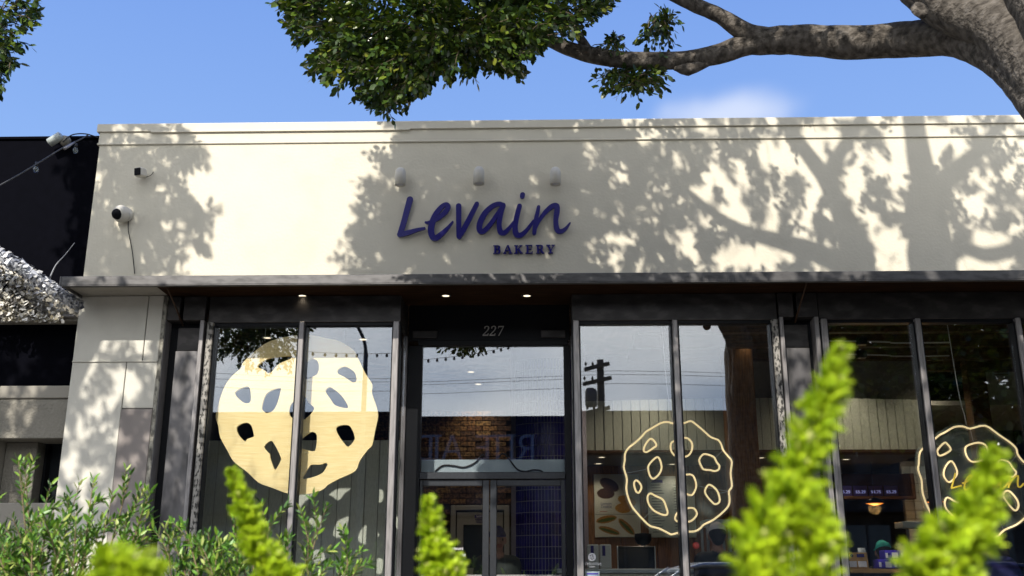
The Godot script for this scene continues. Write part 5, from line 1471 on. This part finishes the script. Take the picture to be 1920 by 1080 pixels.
func needle_tuft() -> ArrayMesh:                                   # a short branchlet of soft needles, unit length along +y
	var st := begin()
	rng.seed = 31
	for k in 26:
		var t := 0.1 + 0.9 * k / 25.0
		var an := k * 2.4
		var out := Vector3(cos(an), 0.55 + 0.6 * t, sin(an)).normalized()
		var a := Vector3(0, t * 0.85, 0)
		var side := out.cross(Vector3(0.3, 0.9, 0.2)).normalized() * 0.05
		var b := a + out * 0.34
		tri(st, a - side, a + side, b)
		tri(st, a + side * 0.6 + out * 0.1, b + side * 0.9, b - out * 0.02 - side * 0.6)
	return finish(st)
func fern(label: String, spine: Array, dist: float, radius: float, seed_: int, root: Vector3, tuft: Mesh, extra := []) -> void:
	var o := thing("foxtail_fern", label, "fern", root, 0.0, "foxtail ferns in the near planter")
	rng.seed = seed_
	var st := begin(true)
	var places := []
	var tints := []
	for plume in [[spine, radius]] + extra:
		var pts := [Vector3.ZERO]
		for q in plume[0]: pts.append(at(q[0], q[1], eye.z - dist) - root)
		var ln := smooth_line(pts, 14)
		add_tube(st, ln, func(u): return lerpf(0.004, 0.0015, u), 6)
		var total := 0.0
		for i in ln.size() - 1: total += (ln[i + 1] - ln[i]).length()
		var lumps := FastNoiseLite.new()
		lumps.seed = seed_
		lumps.frequency = 1.0
		var n := int(total / plume[1] * 135)
		for k in n:
			var f := 0.12 + 0.88 * (k + rng.randf()) / n
			var x := f * (ln.size() - 1)
			var i := mini(int(x), ln.size() - 2)
			var p := ln[i].lerp(ln[i + 1], x - i)
			var dir := (ln[i + 1] - ln[i]).normalized()
			var taper := pow(clampf((1.0 - f) / 0.8, 0.0, 1.0), 0.7) * 0.75 + 0.25
			var out := (rand_dir().slide(dir)).normalized()
			var along: float = f * total / plume[1] * 1.1
			var lump := lumps.get_noise_3d(out.x * 1.1, out.y * 1.1 + along, out.z * 1.1)
			if lump < -0.22 and rng.randf() < 0.8: continue
			var reach: float = plume[1] * taper * clampf(0.78 + 2.1 * lump, 0.2, 1.9)
			var tilt := rng.randf_range(0.45, 0.95)
			for far in [0.0, 0.55]:                                # an inner and an outer tuft on each branchlet
				places.append(facing(out + dir * tilt + rand_dir() * 0.25, dir, p + (out + dir * tilt).normalized() * reach * far, reach * 0.62 * rng.randf_range(0.7, 1.2)))
				var g := rng.randf()
				tints.append(Color(0.34, 0.50, 0.010).lerp(Color(0.54, 0.68, 0.015), g) if g < 0.95 else Color(0.70, 0.72, 0.25))
	part("stems", finish(st), M.shrub_stem, o)
	many("fronds", tuft, M.fern_needle, o, places, tints)
func make_plants() -> void:
	trough("grey planter along the pavement holding the leafy shrubs", -2.3, -0.5, 1.0, 4.5, 4.95)
	trough("grey planter by the parking bays holding the foxtail ferns", -1.2, 1.6, 1.0, 6.9, 7.95)
	rng.seed = 8
	var tops := []
	for i in 30: tops.append([rng.randf_range(-60, 262), rng.randf_range(955, 1075), rng.randf_range(-0.25, 0.25)])
	tops += [[246, 885, 0.0], [175, 900, 0.1], [95, 910, -0.1], [40, 895, 0.0], [35, 865, 0.1], [210, 930, 0.1], [280, 960, 0.0], [262, 915, 0.05], [275, 940, 0.1], [150, 905, -0.1], [285, 975, 0.0]]
	for i in 16: tops.append([rng.randf_range(-60, 240), rng.randf_range(985, 1120), rng.randf_range(-0.25, 0.25)])
	shrub("dense fine-leaved green shrub in front of the pale cement pilaster", -2.25, -1.45, 4.72, tops, 300, 290)
	tops = []
	for i in 22: tops.append([rng.randf_range(295, 480), rng.randf_range(990, 1090), rng.randf_range(-0.2, 0.2)])
	tops += [[345, 985, 0.0], [435, 972, 0.1], [490, 945, 0.0], [540, 1000, 0.1], [612, 950, 0.05], [595, 985, 0.0], [650, 1005, 0.0], [570, 1030, 0.1], [640, 1050, 0.0], [520, 1040, 0.0], [665, 1075, 0.05]]
	shrub("loose arching green shrub in front of the wooden cookie window", -1.4, -0.6, 4.72, tops, 301, 290)
	var tuft := needle_tuft()
	fern("tall blurred lime green foxtail fern before the steel column", [[1440, 1090], [1475, 960], [1520, 830], [1555, 730], [1578, 655]], 1.25, 0.027, 41, Vector3(0.30, 0.97, 7.72), tuft, [[[[1530, 1100], [1545, 1020], [1530, 930]], 0.022], [[[1420, 1110], [1440, 1060], [1450, 960]], 0.02]])
	fern("blurred lime green foxtail fern before the second neon sign", [[1790, 1100], [1815, 1010], [1850, 920], [1870, 850]], 1.3, 0.027, 42, Vector3(0.58, 0.97, 7.68), tuft, [[[[1740, 1130], [1765, 1060], [1780, 990]], 0.026]])
	fern("slim lime green foxtail fern before the wooden cookie window", [[500, 1120], [478, 1010], [455, 940], [434, 880]], 1.9, 0.025, 43, Vector3(-0.46, 0.97, 7.12), tuft, [[[[540, 1130], [525, 1075], [510, 1030]], 0.024]])
	fern("upright lime green foxtail fern before the entrance doors", [[826, 1110], [822, 1050], [812, 990], [803, 932]], 1.9, 0.025, 44, Vector3(-0.13, 0.97, 7.12), tuft, [[[[850, 1120], [850, 1080], [856, 1040]], 0.022]])
	fern("low pale blurred foxtail fern before the shrubs", [[215, 1140], [218, 1080], [212, 1030]], 1.2, 0.024, 45, Vector3(-0.48, 0.97, 7.82), tuft, [[[[250, 1140], [255, 1100], [262, 1055]], 0.022]])

# ---------------------------------------------------------------- people
func blend_field(bones: Array, cell: float, k: float, st: SurfaceTool) -> void:
	# bones: [a, b, radius a, radius b, colour]; soft union of tapered capsules, meshed as surface nets
	var lo: Vector3 = bones[0][0]
	var hi: Vector3 = lo
	for b in bones:
		var r: float = maxf(b[2], b[3]) + cell * 2
		lo = lo.min(b[0] - Vector3.ONE * r).min(b[1] - Vector3.ONE * r)
		hi = hi.max(b[0] + Vector3.ONE * r).max(b[1] + Vector3.ONE * r)
	var nx := int((hi.x - lo.x) / cell) + 2
	var ny := int((hi.y - lo.y) / cell) + 2
	var nz := int((hi.z - lo.z) / cell) + 2
	var g := PackedFloat32Array()
	g.resize(nx * ny * nz)
	for b in bones:
		var a: Vector3 = b[0]
		var d: Vector3 = b[1] - a
		var dd := maxf(d.length_squared(), 1e-8)
		var ra: float = b[2]
		var rb: float = b[3]
		var reach := maxf(ra, rb) + 3.0 / k
		var p0 := (a.min(b[1]) - Vector3.ONE * reach - lo) / cell
		var p1 := (a.max(b[1]) + Vector3.ONE * reach - lo) / cell
		for z in range(maxi(0, int(p0.z)), mini(nz, int(p1.z) + 2)):
			for y in range(maxi(0, int(p0.y)), mini(ny, int(p1.y) + 2)):
				for x in range(maxi(0, int(p0.x)), mini(nx, int(p1.x) + 2)):
					var p := lo + Vector3(x, y, z) * cell
					var t := clampf((p - a).dot(d) / dd, 0.0, 1.0)
					g[(z * ny + y) * nx + x] += exp(-k * ((p - a - d * t).length() - lerpf(ra, rb, t)))
	var index := {}
	var verts := []
	var cols := []
	var corner := [0, 1, nx, nx + 1, nx * ny, nx * ny + 1, nx * ny + nx, nx * ny + nx + 1]
	for z in nz - 1:
		for y in ny - 1:
			for x in nx - 1:
				var i := (z * ny + y) * nx + x
				var inside := 0
				for c in corner: inside += 1 if g[i + c] > 1.0 else 0
				if inside == 0 or inside == 8: continue
				var sum := Vector3.ZERO
				var n := 0
				for e in [[0, 1], [2, 3], [4, 5], [6, 7], [0, 2], [1, 3], [4, 6], [5, 7], [0, 4], [1, 5], [2, 6], [3, 7]]:
					var ga := g[i + corner[e[0]]]
					var gb := g[i + corner[e[1]]]
					if (ga > 1.0) != (gb > 1.0):
						var fa := log(maxf(ga, 1e-9))
						var fb := log(maxf(gb, 1e-9))
						var t := clampf(fa / (fa - fb), 0.0, 1.0)
						var va := Vector3(e[0] & 1, (e[0] >> 1) & 1, e[0] >> 2)
						var vb := Vector3(e[1] & 1, (e[1] >> 1) & 1, e[1] >> 2)
						sum += va.lerp(vb, t)
						n += 1
				var p := lo + (Vector3(x, y, z) + sum / n) * cell
				var best := 1e9
				var col := Color.WHITE
				for b in bones:
					var a: Vector3 = b[0]
					var d: Vector3 = b[1] - a
					var t := clampf((p - a).dot(d) / maxf(d.length_squared(), 1e-8), 0.0, 1.0)
					var dist := (p - a - d * t).length() - lerpf(b[2], b[3], t)
					if dist < best:
						best = dist
						col = b[4]
				index[i] = verts.size()
				verts.append(p)
				cols.append(col)
	var step := [1, nx, nx * ny]
	for i in index:
		for ax in 3:
			var u: int = step[(ax + 1) % 3]
			var w: int = step[(ax + 2) % 3]
			var j: int = i + step[ax]
			if j >= g.size() or (g[i] > 1.0) == (g[j] > 1.0): continue
			if not (index.has(i - u) and index.has(i - w) and index.has(i - u - w)): continue
			var q := [index[i], index[i - u], index[i - u - w], index[i - w]]
			if g[i] > 1.0: q.reverse()
			for t in [0, 1, 2, 0, 2, 3]:
				st.set_color(cols[q[t]])
				st.add_vertex(verts[q[t]])
func person(label: String, where: Vector3, turn: float, tall: float, top: Color, legs: Color, skin: Color, hair: Color, lean := 0.0, cap = null) -> void:
	var o := thing("person", label, "person", where, turn)
	var s := tall / 1.75
	var v := func(x: float, y: float, z: float) -> Vector3:        # faces +z; the trunk leans forward about the hips
		var p := Vector3(x, y, z)
		if y > 0.95 and lean != 0.0: p = Vector3(0, 0.95, 0) + (p - Vector3(0, 0.95, 0)).rotated(Vector3.RIGHT, lean)
		return p * s
	var b := []
	var add := func(p: Vector3, q: Vector3, r0: float, r1: float, c: Color) -> void: b.append([p, q, r0 * s, r1 * s, c])
	add.call(v.call(-0.06, 0.98, 0), v.call(0.06, 0.98, 0), 0.125, 0.125, legs)
	add.call(v.call(-0.04, 1.12, 0), v.call(0.04, 1.12, 0), 0.125, 0.125, top)
	add.call(v.call(-0.08, 1.3, 0), v.call(0.08, 1.3, 0), 0.125, 0.125, top)
	add.call(v.call(-0.15, 1.42, -0.01), v.call(0.15, 1.42, -0.01), 0.075, 0.075, top)
	add.call(v.call(0, 1.45, -0.005), v.call(0, 1.54, 0.01), 0.06, 0.052, skin)
	for e in [-1, 1]:
		add.call(v.call(e * 0.19, 1.41, -0.01), v.call(e * 0.235, 1.14, 0.0), 0.06, 0.046, top)
		add.call(v.call(e * 0.235, 1.14, 0.0), v.call(e * 0.2, 0.98, 0.19), 0.044, 0.033, top if top.v < 0.2 else skin)
		add.call(v.call(e * 0.09, 0.93, 0), v.call(e * 0.1, 0.5, 0.02), 0.088, 0.06, legs)
		add.call(v.call(e * 0.1, 0.5, 0.02), v.call(e * 0.11, 0.09, -0.01), 0.058, 0.042, legs)
		add.call(v.call(e * 0.11, 0.045, -0.03), v.call(e * 0.12, 0.04, 0.14), 0.042, 0.036, Color(0.02, 0.02, 0.02))
	var st := begin(true)
	blend_field(b, 0.022, 45.0, st)
	b.clear()                                                         # head
	add.call(v.call(0, 1.50, 0.01), v.call(0, 1.56, 0.015), 0.054, 0.052, skin)
	add.call(v.call(0, 1.67, 0.0), v.call(0, 1.66, 0.03), 0.088, 0.078, skin)
	add.call(v.call(0, 1.60, 0.04), v.call(0, 1.575, 0.06), 0.055, 0.032, skin)
	add.call(v.call(0, 1.655, 0.105), v.call(0, 1.625, 0.122), 0.010, 0.014, skin)
	add.call(v.call(-0.02, 1.588, 0.092), v.call(0.02, 1.588, 0.092), 0.009, 0.009, Color(skin.r * 0.8, skin.g * 0.5, skin.b * 0.5))
	for e in [-1, 1]:
		add.call(v.call(e * 0.082, 1.66, 0.005), v.call(e * 0.084, 1.625, 0.005), 0.013, 0.011, skin)
		add.call(v.call(e * 0.032, 1.655, 0.094), v.call(e * 0.034, 1.655, 0.096), 0.010, 0.010, Color(0.03, 0.02, 0.015))
	blend_field(b, 0.009 * s, 110.0, st)
	for e in [-1, 1]:                                              # hands
		b.clear()
		var wrist: Vector3 = v.call(e * 0.2, 0.98, 0.19)
		var palm: Vector3 = v.call(e * 0.19, 0.955, 0.265)
		add.call(wrist, palm, 0.026, 0.03, skin)
		for f in 4:
			var side := (f - 1.5) * 0.019
			var k1 := palm + Vector3(side, -0.004, 0.022) * s
			var k2 := k1 + Vector3(side * 0.15, -0.018, 0.034 - absf(f - 1.3) * 0.005) * s
			add.call(palm.lerp(k1, 0.5), k1, 0.011, 0.010, skin)
			add.call(k1, k2, 0.0095, 0.009, skin)
			add.call(k2, k2 + Vector3(0, -0.024, 0.006) * s, 0.009, 0.0078, skin)
		add.call(wrist.lerp(palm, 0.5), palm + Vector3(-e * 0.04, -0.012, 0.008) * s, 0.014, 0.010, skin)
		blend_field(b, 0.008, 160.0, st)
	part("body", finish(st), M.figure, o)
	var hs := begin(true)
	b.clear()
	add.call(v.call(0, 1.69, -0.022), v.call(0, 1.70, 0.02), 0.090, 0.076, hair)
	add.call(v.call(0, 1.62, -0.045), v.call(0, 1.66, -0.04), 0.062, 0.07, hair)
	blend_field(b, 0.011 * s, 90.0, hs)
	part("hair", finish(hs), M.figure, o)
	if cap != null:
		var cs := begin(true)
		b.clear()
		add.call(v.call(0, 1.715, -0.012), v.call(0, 1.735, 0.012), 0.094, 0.072, cap)
		for e in [-1.0, -0.5, 0.0, 0.5, 1.0]: add.call(v.call(e * 0.05, 1.70, 0.08), v.call(e * 0.06, 1.69, 0.165 - absf(e) * 0.02), 0.012, 0.008, cap)
		blend_field(b, 0.010 * s, 90.0, cs)
		part("cap", finish(cs), M.figure, o)
func make_people() -> void:
	var black := Color(0.012, 0.012, 0.014)
	var denim := Color(0.03, 0.035, 0.06)
	var put := func(px: float, z: float) -> Vector3: return Vector3(X(px, 1030, z), G, z)
	var height := func(px: float, py: float, z: float) -> float: return (Y(px, py, z) - G) * 1.75 / 1.815
	person("person in a black shirt and white cap, back turned, beside the steel rack", put.call(1346, -2.3), PI, height.call(1346, 976, -2.3), black, black, Color(0.30, 0.17, 0.11), Color(0.02, 0.015, 0.01), 0.0, Color(0.55, 0.55, 0.57))
	person("person in a turquoise cap and dark clothes behind the gift boxes", put.call(1655, -2.9), PI, height.call(1655, 1011, -2.9), black, black, Color(0.30, 0.17, 0.11), Color(0.03, 0.02, 0.012), 0.0, Color(0.05, 0.55, 0.46))
	person("person in a dark cap and dark clothes beside the turquoise cap", put.call(1694, -3.2), 2.2, height.call(1694, 1016, -3.2), black, denim, Color(0.26, 0.12, 0.07), Color(0.02, 0.02, 0.02), 0.0, Color(0.03, 0.035, 0.045))
	person("person in a grey cap looking sideways beside the window mullion", put.call(1749, -2.6), -1.9, height.call(1749, 985, -2.6), Color(0.03, 0.03, 0.025), denim, Color(0.42, 0.26, 0.18), Color(0.03, 0.02, 0.015), 0.0, Color(0.20, 0.21, 0.21))
	person("person in a navy jacket bending away from the window under the neon handwriting", put.call(1895, -0.75), PI + 0.3, 1.82, Color(0.008, 0.01, 0.07), denim, Color(0.35, 0.2, 0.14), Color(0.02, 0.015, 0.01), 0.62, null)
	person("person in a navy cap and dark green jacket behind the entrance doors", put.call(933, -2.3), 0.2, height.call(935, 984, -2.3), Color(0.014, 0.022, 0.018), denim, Color(0.30, 0.17, 0.12), Color(0.02, 0.015, 0.01), 0.0, Color(0.012, 0.01, 0.09))

# ---------------------------------------------------------------- the street behind the camera, seen in the glass
func car(label: String, where: Vector3, turn: float, paint: Material) -> void:
	var o := thing("parked_car", label, "car", where, turn, "cars standing in the street")
	var body := [[-2.2, 0.55, 0.78, 0.60], [-2.12, 0.40, 0.92, 0.78], [-1.7, 0.28, 1.0, 0.88], [-1.0, 0.24, 1.02, 0.91], [0.0, 0.24, 1.02, 0.92], [0.9, 0.24, 1.0, 0.91], [1.5, 0.26, 0.93, 0.88], [2.0, 0.32, 0.82, 0.80], [2.2, 0.45, 0.68, 0.60]]
	part("body", loft(body, 0.25), paint, o)
	var cabin := [[-1.95, 0.95, 1.0, 0.72], [-1.75, 0.95, 1.38, 0.66], [-1.35, 0.95, 1.62, 0.66], [-0.6, 0.95, 1.70, 0.67], [0.1, 0.95, 1.69, 0.66], [0.45, 0.95, 1.58, 0.66], [0.95, 0.95, 1.25, 0.70], [1.3, 0.95, 0.99, 0.72]]
	part("window_band", loft(cabin, 0.18), M.car_glass, o)
	var roof := [[-1.62, 1.50, 1.53, 0.58], [-1.35, 1.56, 1.64, 0.62], [-0.6, 1.60, 1.72, 0.63], [0.1, 1.59, 1.71, 0.62], [0.42, 1.54, 1.62, 0.60], [0.5, 1.5, 1.57, 0.58]]
	part("roof", loft(roof, 0.1), paint, o)
	for e in [-1, 1]:
		for z in [-1.4, 1.42]:
			var w := group_part("wheel", o)
			w.position = Vector3(e * 0.80, 0.33, z)
			part("tyre", lathe([Vector2(0.2, -0.1), Vector2(0.31, -0.1), Vector2(0.33, -0.07), Vector2(0.33, 0.07), Vector2(0.31, 0.1), Vector2(0.2, 0.1)], 24), M.tyre, w, Vector3.ZERO, Vector3(0, 0, PI / 2))
			part("rim", lathe([Vector2(0, -0.08), Vector2(0.2, -0.09), Vector2(0.2, 0.09), Vector2(0, 0.08)], 18), M.rim, w, Vector3.ZERO, Vector3(0, 0, PI / 2))
		part("windscreen_pillar", tube([Vector3(e * 0.60, 1.62, 0.42), Vector3(e * 0.66, 1.25, 0.97), Vector3(e * 0.70, 1.0, 1.27)], 0.03, -1, 6, 3), paint, o)
		part("headlight", cbox(Vector3(0.3, 0.1, 0.12), 0.03), M.head_lamp, o, Vector3(e * 0.55, 0.66, 2.12))
		part("tail_light", cbox(Vector3(0.2, 0.18, 0.1), 0.03), M.tail_lamp, o, Vector3(e * 0.55, 0.82, -2.13))
		part("door_mirror", cbox(Vector3(0.2, 0.13, 0.12), 0.04), paint, o, Vector3(e * 0.98, 1.05, 0.75))
func loft(rows: Array, round_: float) -> ArrayMesh:               # rows of (z, bottom, top, half width)
	var st := begin(true)
	var rings := []
	for r in rows:
		var ring := []
		var h: float = (r[2] - r[1]) / 2
		for k in 16:
			var an := TAU * k / 16.0
			var c := cos(an)
			var s := sin(an)
			ring.append(Vector3(signf(c) * pow(absf(c), round_ + 0.3) * r[3], r[1] + h + signf(s) * pow(absf(s), round_ + 0.3) * h, r[0]))
		rings.append(ring)
	for i in rows.size() - 1:
		for k in 16:
			var k2 := (k + 1) % 16
			quad(st, rings[i][k], rings[i][k2], rings[i + 1][k2], rings[i + 1][k])
	for k in range(1, 15):
		tri(st, rings[0][0], rings[0][k + 1], rings[0][k])
		tri(st, rings[-1][0], rings[-1][k], rings[-1][k + 1])
	return finish(st)
func make_street() -> void:
	car("silver car standing in the street behind the fern planter, mirrored in the neon cookie window", Vector3(3.05, G - 0.14, 10.4), -1.70, M.silver_paint)
	car("navy car standing in the street beyond the silver car, mirrored in the last window", Vector3(7.9, G - 0.14, 10.4), -1.62, M.navy_paint)
	# shop across the street
	var z := 27.0
	var b := thing("opposite_shop_building", "long low dark shop building across the street", "building", Vector3(0, G, z))
	part("shop_wall", cbox(Vector3(56, 5.6, 8), 0.0), M.far_wall, b, Vector3(0, 2.8, 4.0))
	part("parapet", cbox(Vector3(56.4, 1.5, 8.4), 0.02), M.far_parapet, b, Vector3(0, 6.35, 4.0))
	for k in 12:
		var w := part("shop_window", cbox(Vector3(3.4, 2.4, 0.06), 0.01), M.far_window, b, Vector3(-23 + k * 4.2, 1.9, -0.02))
		for e in [-0.9, 0.9]: part("window_bar", cbox(Vector3(0.07, 2.4, 0.04), 0.0), M.lamp_pole, w, Vector3(e, 0, -0.05))
	part("awning", cbox(Vector3(30, 0.12, 1.4), 0.02), M.far_parapet, b, Vector3(2, 3.5, -0.7))
	var s := thing("pharmacy_sign", "large pale block letters on the shop building across the street", "sign", Vector3(-2.3, 6.1, z - 0.22), PI)
	var x := -2.0
	for ch in "RITE AID":
		if ch != " ": part("letter", text_mesh(ch, 0.95, 0.08, "Droid Sans", 400), M.far_letter, s, Vector3(x, 0, 0.06))
		x += 0.56 if ch not in "I" else 0.5
	# street lamp
	var lp := thing("street_lamp", "dark cobra-head street lamp on a curved arm across the street", "street lamp", Vector3(-5.35, G, 22.0))
	part("pole", tube([Vector3.ZERO, Vector3(0, 4, 0), Vector3(0, 8.2, 0)], 0.11, 0.07, 12), M.lamp_pole, lp)
	part("arm", tube([Vector3(0, 8.1, 0), Vector3(-0.04, 8.5, -0.1), Vector3(-0.2, 8.9, -0.3), Vector3(-0.35, 9.05, -0.5)], 0.06, 0.045, 10), M.lamp_pole, lp)
	part("lamp_head", lathe([Vector2(0, -0.08), Vector2(0.22, -0.06), Vector2(0.26, 0.0), Vector2(0.16, 0.09), Vector2(0, 0.12)], 16), M.lamp_pole, lp, Vector3(-0.5, 9.06, -0.62))
	# utility pole behind the shop
	var up := thing("utility_pole", "wooden utility pole with crossarms and transformer behind the opposite shop", "utility pole", Vector3(3.6, G - 0.25, 45.0))
	part("mast", tube([Vector3.ZERO, Vector3(0, 13.1, 0)], 0.26, 0.2, 10, 1), M.pole_wood, up)
	for a in [[12.7, 1.5], [11.9, 1.7], [10.3, 1.4]]:
		part("crossarm", cbox(Vector3(a[1], 0.2, 0.16), 0.01), M.pole_wood, up, Vector3(-0.2, a[0], -0.2), Vector3(0, 0.5, 0.12))
		for e in [-0.4, -0.15, 0.2, 0.42]: part("insulator", lathe([Vector2(0, 0), Vector2(0.05, 0), Vector2(0.07, 0.1), Vector2(0.03, 0.2), Vector2(0, 0.22)], 8), M.far_wall, up, Vector3(-0.2 + e * a[1], a[0] + 0.05, -0.2))
	part("transformer", lathe([Vector2(0, 0), Vector2(0.3, 0), Vector2(0.33, 0.1), Vector2(0.33, 0.85), Vector2(0.2, 1.0), Vector2(0, 1.02)], 14), M.lamp_pole, up, Vector3(-0.55, 10.5, -0.2))
	for k in 3: part("cable_coil", tube([Vector3(0.25, 8.7, -0.2), Vector3(-0.4, 9.1 + k * 0.15, -0.5), Vector3(-0.7, 8.6, -0.2), Vector3(-0.3, 8.2 - k * 0.1, -0.2), Vector3(0.2, 8.4, -0.1)], 0.025), M.cable_black, up)
	for w in [[12.4, 12.9, "upper overhead wire strung past the utility pole"], [12.2, 12.2, "middle overhead wire strung past the utility pole"], [11.7, 11.9, "lower overhead wire strung past the utility pole"], [9.5, 9.0, "thick low overhead wire strung past the utility pole"]]:
		var o := thing("overhead_wire", w[2], "wire", Vector3(4.5, w[0], 44.8))
		part("strand", tube([Vector3(-36, w[1] - w[0] + 0.6, 0), Vector3(-16, -0.35, 0), Vector3.ZERO, Vector3(16, -0.4, 0), Vector3(36, 0.3, 0)], 0.013, -1, 5), M.cable_black, o)
	var sl := thing("festoon_light", "festoon string of small dark bulbs over the opposite pavement", "string light", Vector3(-2.0, 7.2, 20.5))
	var line := smooth_line([Vector3(-9, 1.4, 0), Vector3(-4, 0.85, 0), Vector3(0.0, 1.05, 0), Vector3(3.0, 1.9, 0), Vector3(5, 2.8, 0)], 14)
	part("cable", tube(Array(line), 0.008, -1, 5, 1), M.cable_black, sl)
	for i in range(2, line.size() - 1): part("bulb", lathe([Vector2(0, -0.12), Vector2(0.035, -0.1), Vector2(0.045, -0.06), Vector2(0.02, 0.0)], 8), M.cable_black, sl, line[i])

func _ready() -> void:
	make_lens_and_light()
	make_materials()
	make_ground()
	make_bakery()
	make_neighbour()
	make_inside()
	make_main_tree()
	make_left_tree()
	make_sign()
	make_facade_things()
	make_cookies()
	make_neons()
	make_plants()
	make_people()
	make_street()
